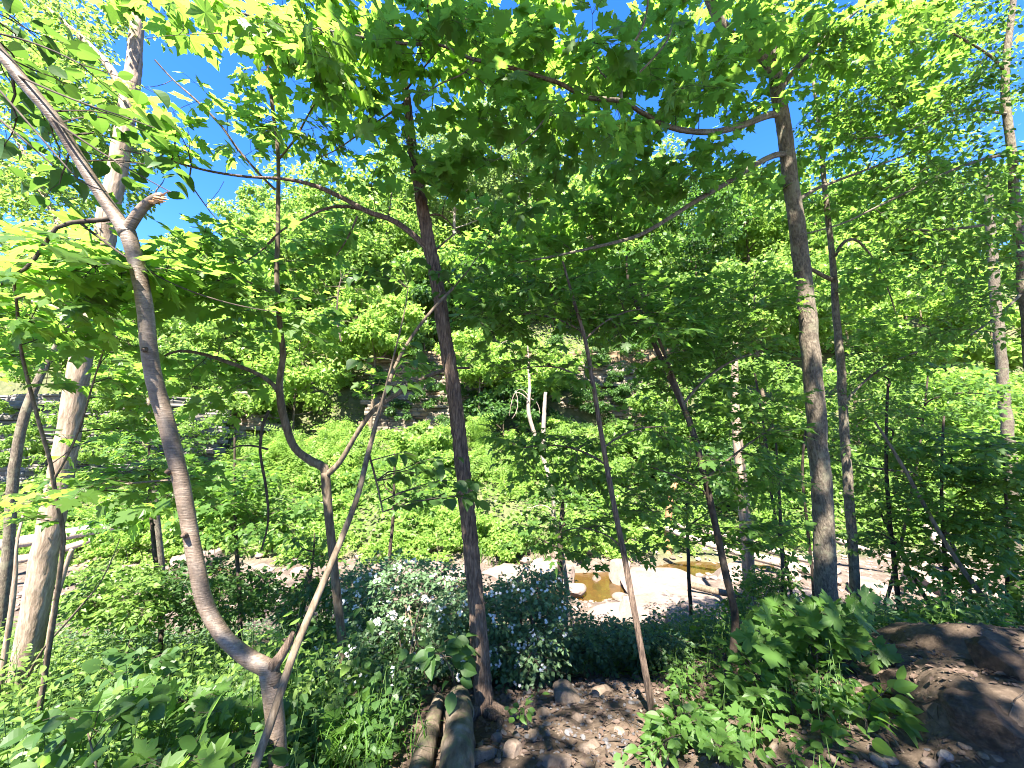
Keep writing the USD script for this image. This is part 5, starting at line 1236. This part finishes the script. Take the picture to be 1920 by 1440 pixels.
r = np.random.default_rng(41)
left = lambda x, y: (x < -0.62 - 0.03 * y) & (x > -1.05 * y - 1.0)
stems = [cover('ground_cover', 'low leafy ground cover filling the left foreground', 'ground cover', scatter(5000, left, r, (-8, -0.5), (1.3, 7.5), 0.36), 0.34, 9, 0.066, 'oval', 'round', r),
         cover('jewelweed_patch', 'taller bright herbs between the bent cherry and the pale trunk', 'herbs', scatter(1700, lambda x, y: left(x, y) & (x < -1.2), r, (-8, -0.5), (2.2, 7.5), 0.47, seed=8), 0.62, 12, 0.10, 'far', 'oval', r),
         cover('slope_herbs', 'bluish green herbs covering the slope down to the creek', 'herbs', scatter(5200, lambda x, y: (y > 4.6) & ((x < 0.4) | (x > 6.0) | (y < 7.4)), r, (-11, 11), (4.2, 10.4), 0.40, seed=5), 0.42, 10, 0.10, 'blue', 'oval', r),
         cover('bank_herbs', 'low green plants on the dark bank at right', 'herbs', scatter(1500, lambda x, y: (y > 3.5 + 0.15 * x) & (x > 1.0), r, (1.0, 9), (3.3, 7), 0.45, seed=6), 0.36, 9, 0.09, 'shade', 'oval', r)]
stems.append(cover('path_edge_plants', 'small leafy plants beside the path in front of the big-leaved seedling', 'plants', scatter(330, lambda x, y: (x > 0.9 + 0.1 * y) & (x < 0.62 * y + 0.4), r, (0.9, 3), (2.0, 4.2), 0.42, f=2.5, seed=16), 0.22, 8, 0.075, 'shade', 'oval', r))
obj('herb_stems', join(stems), M['green_stem'], kind='stuff', label='thin green stems under the herbs', cat='stems')
# grass
def grass(xy, hmin, hmax, r, wid=0.004):
    n = len(xy); z = terrain(xy[:, 0], xy[:, 1]); h = r.uniform(hmin, hmax, n)
    a = r.uniform(0, 6.28, n); out = h * r.uniform(0.3, 0.95, n)
    d = np.column_stack([np.cos(a), np.sin(a)]); s = np.column_stack([-np.sin(a), np.cos(a)])
    rows = []
    for u, w in ((0, 1), (0.4, 0.9), (0.75, 0.6), (1.0, 0.05)):
        c = np.column_stack([xy + d * (out * u ** 2)[:, None], z + h * (u - 0.38 * u * u * u)])
        rows += [c + np.column_stack([s * wid * w, 0 * z]), c - np.column_stack([s * wid * w, 0 * z])]
    v = np.stack(rows, 1)
    f = []
    for k in range(3):
        f += [(2 * k, 2 * k + 1, 2 * k + 3), (2 * k, 2 * k + 3, 2 * k + 2)]
    return v.reshape(-1, 3), (np.array(f)[None] + (np.arange(n) * 8)[:, None, None]).reshape(-1, 3)


tufts = [(px, py) for px, py in ((300, 1425), (240, 1400), (100, 1340), (60, 1390), (180, 1420), (690, 1430), (640, 1440), (30, 1330), (380, 1420), (200, 1250), (150, 1290))]
gp = np.vstack([G(a, b)[:2] + r.normal(size=(130, 2)) * 0.13 for a, b in tufts] + [scatter(900, left, r, (-5, -0.6), (1.3, 4), 0.5, seed=12)])
obj('grass', grass(gp, 0.12, 0.42, r), M['grass'], kind='stuff', label='long thin grass blades among the ground cover at left', cat='grass')
gp = np.vstack([G(a, b)[:2] + r.normal(size=(70, 2)) * 0.5 for a, b in ((930, 1035), (900, 1040), (980, 1035), (1010, 1030))])
obj('bank_grass', grass(gp, 0.5, 1.1, r, 0.012), M['grass'], kind='stuff', label='tall grass at the far water edge right of the ridged trunk', cat='grass')

# --- shrubs: canes from one foot, small leaves, white blossom
def blossom(r, c, n, size):
    vs = []
    for k in range(n):
        o = c + r.normal(size=3) * size * 0.9 * [1, 1, 0.8]; up = unit(np.array([0, -0.6, 0.7]) + r.normal(size=3) * 0.5)
        a0 = r.uniform(0, 6.28); x = unit(np.cross(up, [0.3, 1, 0.1])); y = np.cross(up, x)
        an = a0 + np.arange(5) * 1.2566
        d = np.cos(an)[:, None] * x + np.sin(an)[:, None] * y + up * 0.25
        vs.append(place((KITE[0] * [1.3, 1, 1], KITE[1]), np.repeat(o[None], 5, 0), d, np.repeat(up[None], 5, 0), np.full(5, size * 0.75), r))
    return join(vs)


def shrub(name, label, fx, fy, blobs, leaf, size, canes, seed, flowers=0, group=None, node=0.03, kind='kite', tail=0.35, cat='shrub', shoots=5, flat=0.5):
    b = G(fx, fy)
    T = Tree(name, label, cat, b, M['stem'], M[leaf], kind, group, seed)
    tg = T.targets(blobs)
    pick = tg[T.r.choice(len(tg), canes)]
    for e in pick:
        o = b + T.r.normal(size=3) * [0.12, 0.12, 0]; o[2] = float(terrain(o[0], o[1])) - 0.04
        m = 0.5 * (o + e) + [0, 0, 0.35 * abs(e[2] - o[2]) + 0.08]
        T.limb([[*o, .007], [*m, .005], [*e, .002]], 'cane', True, 5, 0.0, 0.08)
    T.face = np.array([0, -0.3, 0])
    tg[:, 2] = np.maximum(tg[:, 2], terrain(tg[:, 0], tg[:, 1]) + 0.05)
    T.grow(tg, size=size, node=node, tail=tail, shoots=shoots, shoot=(0.08, 0.22), flat=flat, droop=0.15)
    _, fy_, ft_ = project(tg)
    tops = tg[np.argsort(ft_ + T.r.normal(size=len(tg)) * 1.6 + 0.004 * fy_)][:flowers]
    for p in tops:
        obj('flower_cluster', blossom(T.r, p + [0, -0.10, 0.06], int(T.r.integers(3, 8)), 0.021), M['petal'], T.node)
    T.finish(0)


shrub('rose_bush', 'white flowering shrub left of the ridged trunk, the largest one in bloom', 760, 1300, [(780, 1140, 140, 90, 3.7, 5.2, 220), (720, 1230, 100, 80, 3.4, 4.6, 120), (860, 1200, 60, 110, 3.3, 4.4, 60), (690, 1110, 60, 50, 4.0, 5.2, 50)], 'blue', 0.048, 16, 120, flowers=190)
shrub('rose_bush', 'white flowering shrub right of the ridged trunk, spilling towards the path', 985, 1285, [(970, 1180, 85, 95, 3.4, 4.8, 170), (1000, 1120, 60, 50, 3.8, 5.2, 60), (960, 1250, 60, 50, 3.3, 4.2, 45)], 'blue', 0.048, 12, 121, flowers=120)
shrub('rose_bush', 'sparse flowering shrub low at left of the two logs', 700, 1370, [(700, 1300, 80, 60, 2.9, 3.8, 70), (630, 1260, 60, 50, 3.2, 4.2, 36)], 'blue', 0.040, 8, 122, flowers=50)
shrub('low_shrub', 'bluish green low shrub in front of the amber pool, right of the flowering shrubs', 1110, 1260, [(1110, 1205, 90, 40, 4.0, 5.6, 90), (1060, 1220, 50, 40, 4.0, 5.2, 30)], 'blue', 0.055, 8, 123)
shrub('low_shrub', 'dense bluish low shrub at the creek edge beside the thin straight sapling', 1225, 1240, [(1220, 1215, 70, 28, 4.2, 5.6, 80)], 'blue', 0.055, 8, 124)
shrub('low_shrub', 'shrub between the twisted maple and the flowering shrub', 600, 1240, [(590, 1150, 70, 70, 4.0, 5.6, 70)], 'oval', 0.055, 8, 125)
shrub('low_shrub', 'low shrub behind the bent cherry on the slope', 380, 1210, [(400, 1110, 120, 60, 4.6, 6.4, 130)], 'oval', 0.065, 8, 126)
shrub('low_shrub', 'low leafy shrub between the pale trunk and the bent cherry', 240, 1230, [(220, 1120, 110, 60, 4.4, 6.0, 120)], 'far', 0.07, 8, 127)
shrub('low_shrub', 'leafy shrub on the slope left of the grey maple foot', 1430, 1240, [(1430, 1130, 60, 50, 4.6, 6.0, 50)], 'shade', 0.06, 6, 128)

# --- single plants of the foreground
HERB = [  # foot pixel, blobs, leaf kind, leaf size, material, label
    ((1520, 1330), [(1480, 1180, 60, 50, 2.7, 3.4, 9), (1560, 1150, 60, 40, 2.8, 3.6, 7), (1600, 1230, 40, 40, 2.7, 3.4, 6), (1500, 1250, 60, 30, 2.6, 3.2, 7)], 'maple', 0.14, 'shade', 'big-leaved maple seedling in front of the foot of the grey maple'),
    ((1440, 1330), [(1430, 1250, 60, 40, 2.6, 3.4, 12), (1380, 1300, 50, 30, 2.6, 3.2, 8)], 'oval', 0.09, 'shade', 'leafy seedling left of the big-leaved maple seedling'),
    ((1640, 1400), [(1650, 1320, 35, 40, 2.1, 2.5, 6), (1620, 1360, 30, 30, 2.1, 2.4, 5)], 'oval', 0.10, 'maple', 'bright-leaved plant in front of the brown boulder at right'),
    ((1712, 1420), [(1690, 1360, 25, 40, 2.0, 2.3, 4)], 'oval', 0.11, 'maple', 'single upright plant with one long pale leaf on the bank'),
    ((1310, 1400), [(1300, 1340, 50, 30, 2.2, 2.7, 12), (1250, 1370, 40, 30, 2.2, 2.6, 9)], 'oval', 0.07, 'shade', 'low bushy seedling at the right side of the path'),
    ((1250, 1430), [(1240, 1400, 50, 25, 2.0, 2.4, 12)], 'oval', 0.065, 'shade', 'low seedling at the bottom edge right of the path'),
    ((1350, 1425), [(1350, 1390, 50, 25, 2.0, 2.4, 9)], 'maple', 0.08, 'shade', 'small lobed-leaf seedling at the bottom edge'),
    ((1480, 1360), [(1480, 1300, 60, 25, 2.3, 2.9, 11)], 'maple', 0.08, 'shade', 'mid green seedling under the big-leaved maple seedling'),
    ((1560, 1440), [(1540, 1270, 40, 60, 2.4, 2.9, 6)], 'round', 0.07, 'oval', 'crooked twig with round leaves left of the bright-leaved plant'),
    ((1640, 1250), [(1650, 1220, 80, 20, 3.6, 4.6, 10), (1720, 1210, 60, 20, 3.6, 4.6, 7)], 'oval', 0.09, 'shade', 'low plants on the bank right of the grey maple foot'),
    ((985, 1350), [(970, 1325, 25, 15, 2.5, 2.8, 5)], 'oval', 0.06, 'shade', 'tiny plant beside the largest boulder on the path'),
    ((645, 1440), [(645, 1340, 50, 30, 2.2, 2.7, 6), (680, 1300, 40, 30, 2.4, 2.8, 3)], 'maple', 0.11, 'maple', 'lime green maple seedling left of the logs'),
    ((330, 1470), [(330, 1425, 40, 14, 1.5, 1.8, 3)], 'maple', 0.14, 'maple', 'lime maple seedling at the bottom left edge'),
    ((150, 1480), [(130, 1440, 40, 14, 1.4, 1.6, 2)], 'oval', 0.13, 'maple', 'big lime leaf at the bottom left corner'),
    ((250, 1460), [(130, 1360, 70, 30, 1.7, 2.0, 5), (220, 1330, 60, 20, 1.7, 2.0, 3)], 'round', 0.085, 'oval', 'pale crooked twig with round leaves at the left bottom'),
    ((440, 1470), [(420, 1405, 30, 20, 1.6, 1.9, 3), (470, 1420, 20, 15, 1.6, 1.8, 2)], 'round', 0.085, 'oval', 'round-leaved plant at the bottom left of the cherry foot'),
    ((430, 1440), [(300, 1310, 90, 30, 2.0, 2.6, 9), (400, 1330, 60, 30, 2.0, 2.5, 7)], 'maple', 0.09, 'shade', 'maple seedlings left of the cherry foot'),
    ((860, 1300), [(845, 1225, 26, 30, 2.5, 2.8, 4), (800, 1215, 30, 20, 2.5, 2.8, 3)], 'round', 0.10, 'oval', 'round-leaved stem over the far end of the logs'),
    ((250, 1400), [(230, 1230, 50, 40, 2.4, 2.9, 6), (300, 1250, 50, 30, 2.4, 2.8, 5)], 'round', 0.09, 'oval', 'tall pale-leaved plant left of the bent cherry'),
]
for k, ((fx, fy), blobs, kind, size, m, lab) in enumerate(HERB):
    b = G(fx, min(fy, 1440)) if fy <= 1440 else P(fx, fy, 1.55 + 0.0 * k)
    b[2] = float(terrain(b[0], b[1]))
    T = Tree('seedling', lab, 'plant', b, M['stem'], M[m], kind, seed=300 + k)
    T.face = np.array([-0.15, -0.65, 0.0])
    tg = T.targets(blobs)
    tg[:, 2] = np.maximum(tg[:, 2], terrain(tg[:, 0], tg[:, 1]) + 0.06)
    c = tg.mean(0)
    T.limb([[*(b - [0, 0, 0.04]), .006], [*(0.5 * (b + c) + T.r.normal(size=3) * 0.02), .005], [*c, .003]], 'stem', True, 6, 0.0, 0.05)
    T.grow(tg, size=size, node=0.06, tail=0.25, shoots=1, shoot=(0.05, 0.12), droop=0.05, flat=0.4)
    T.finish(70, 16)
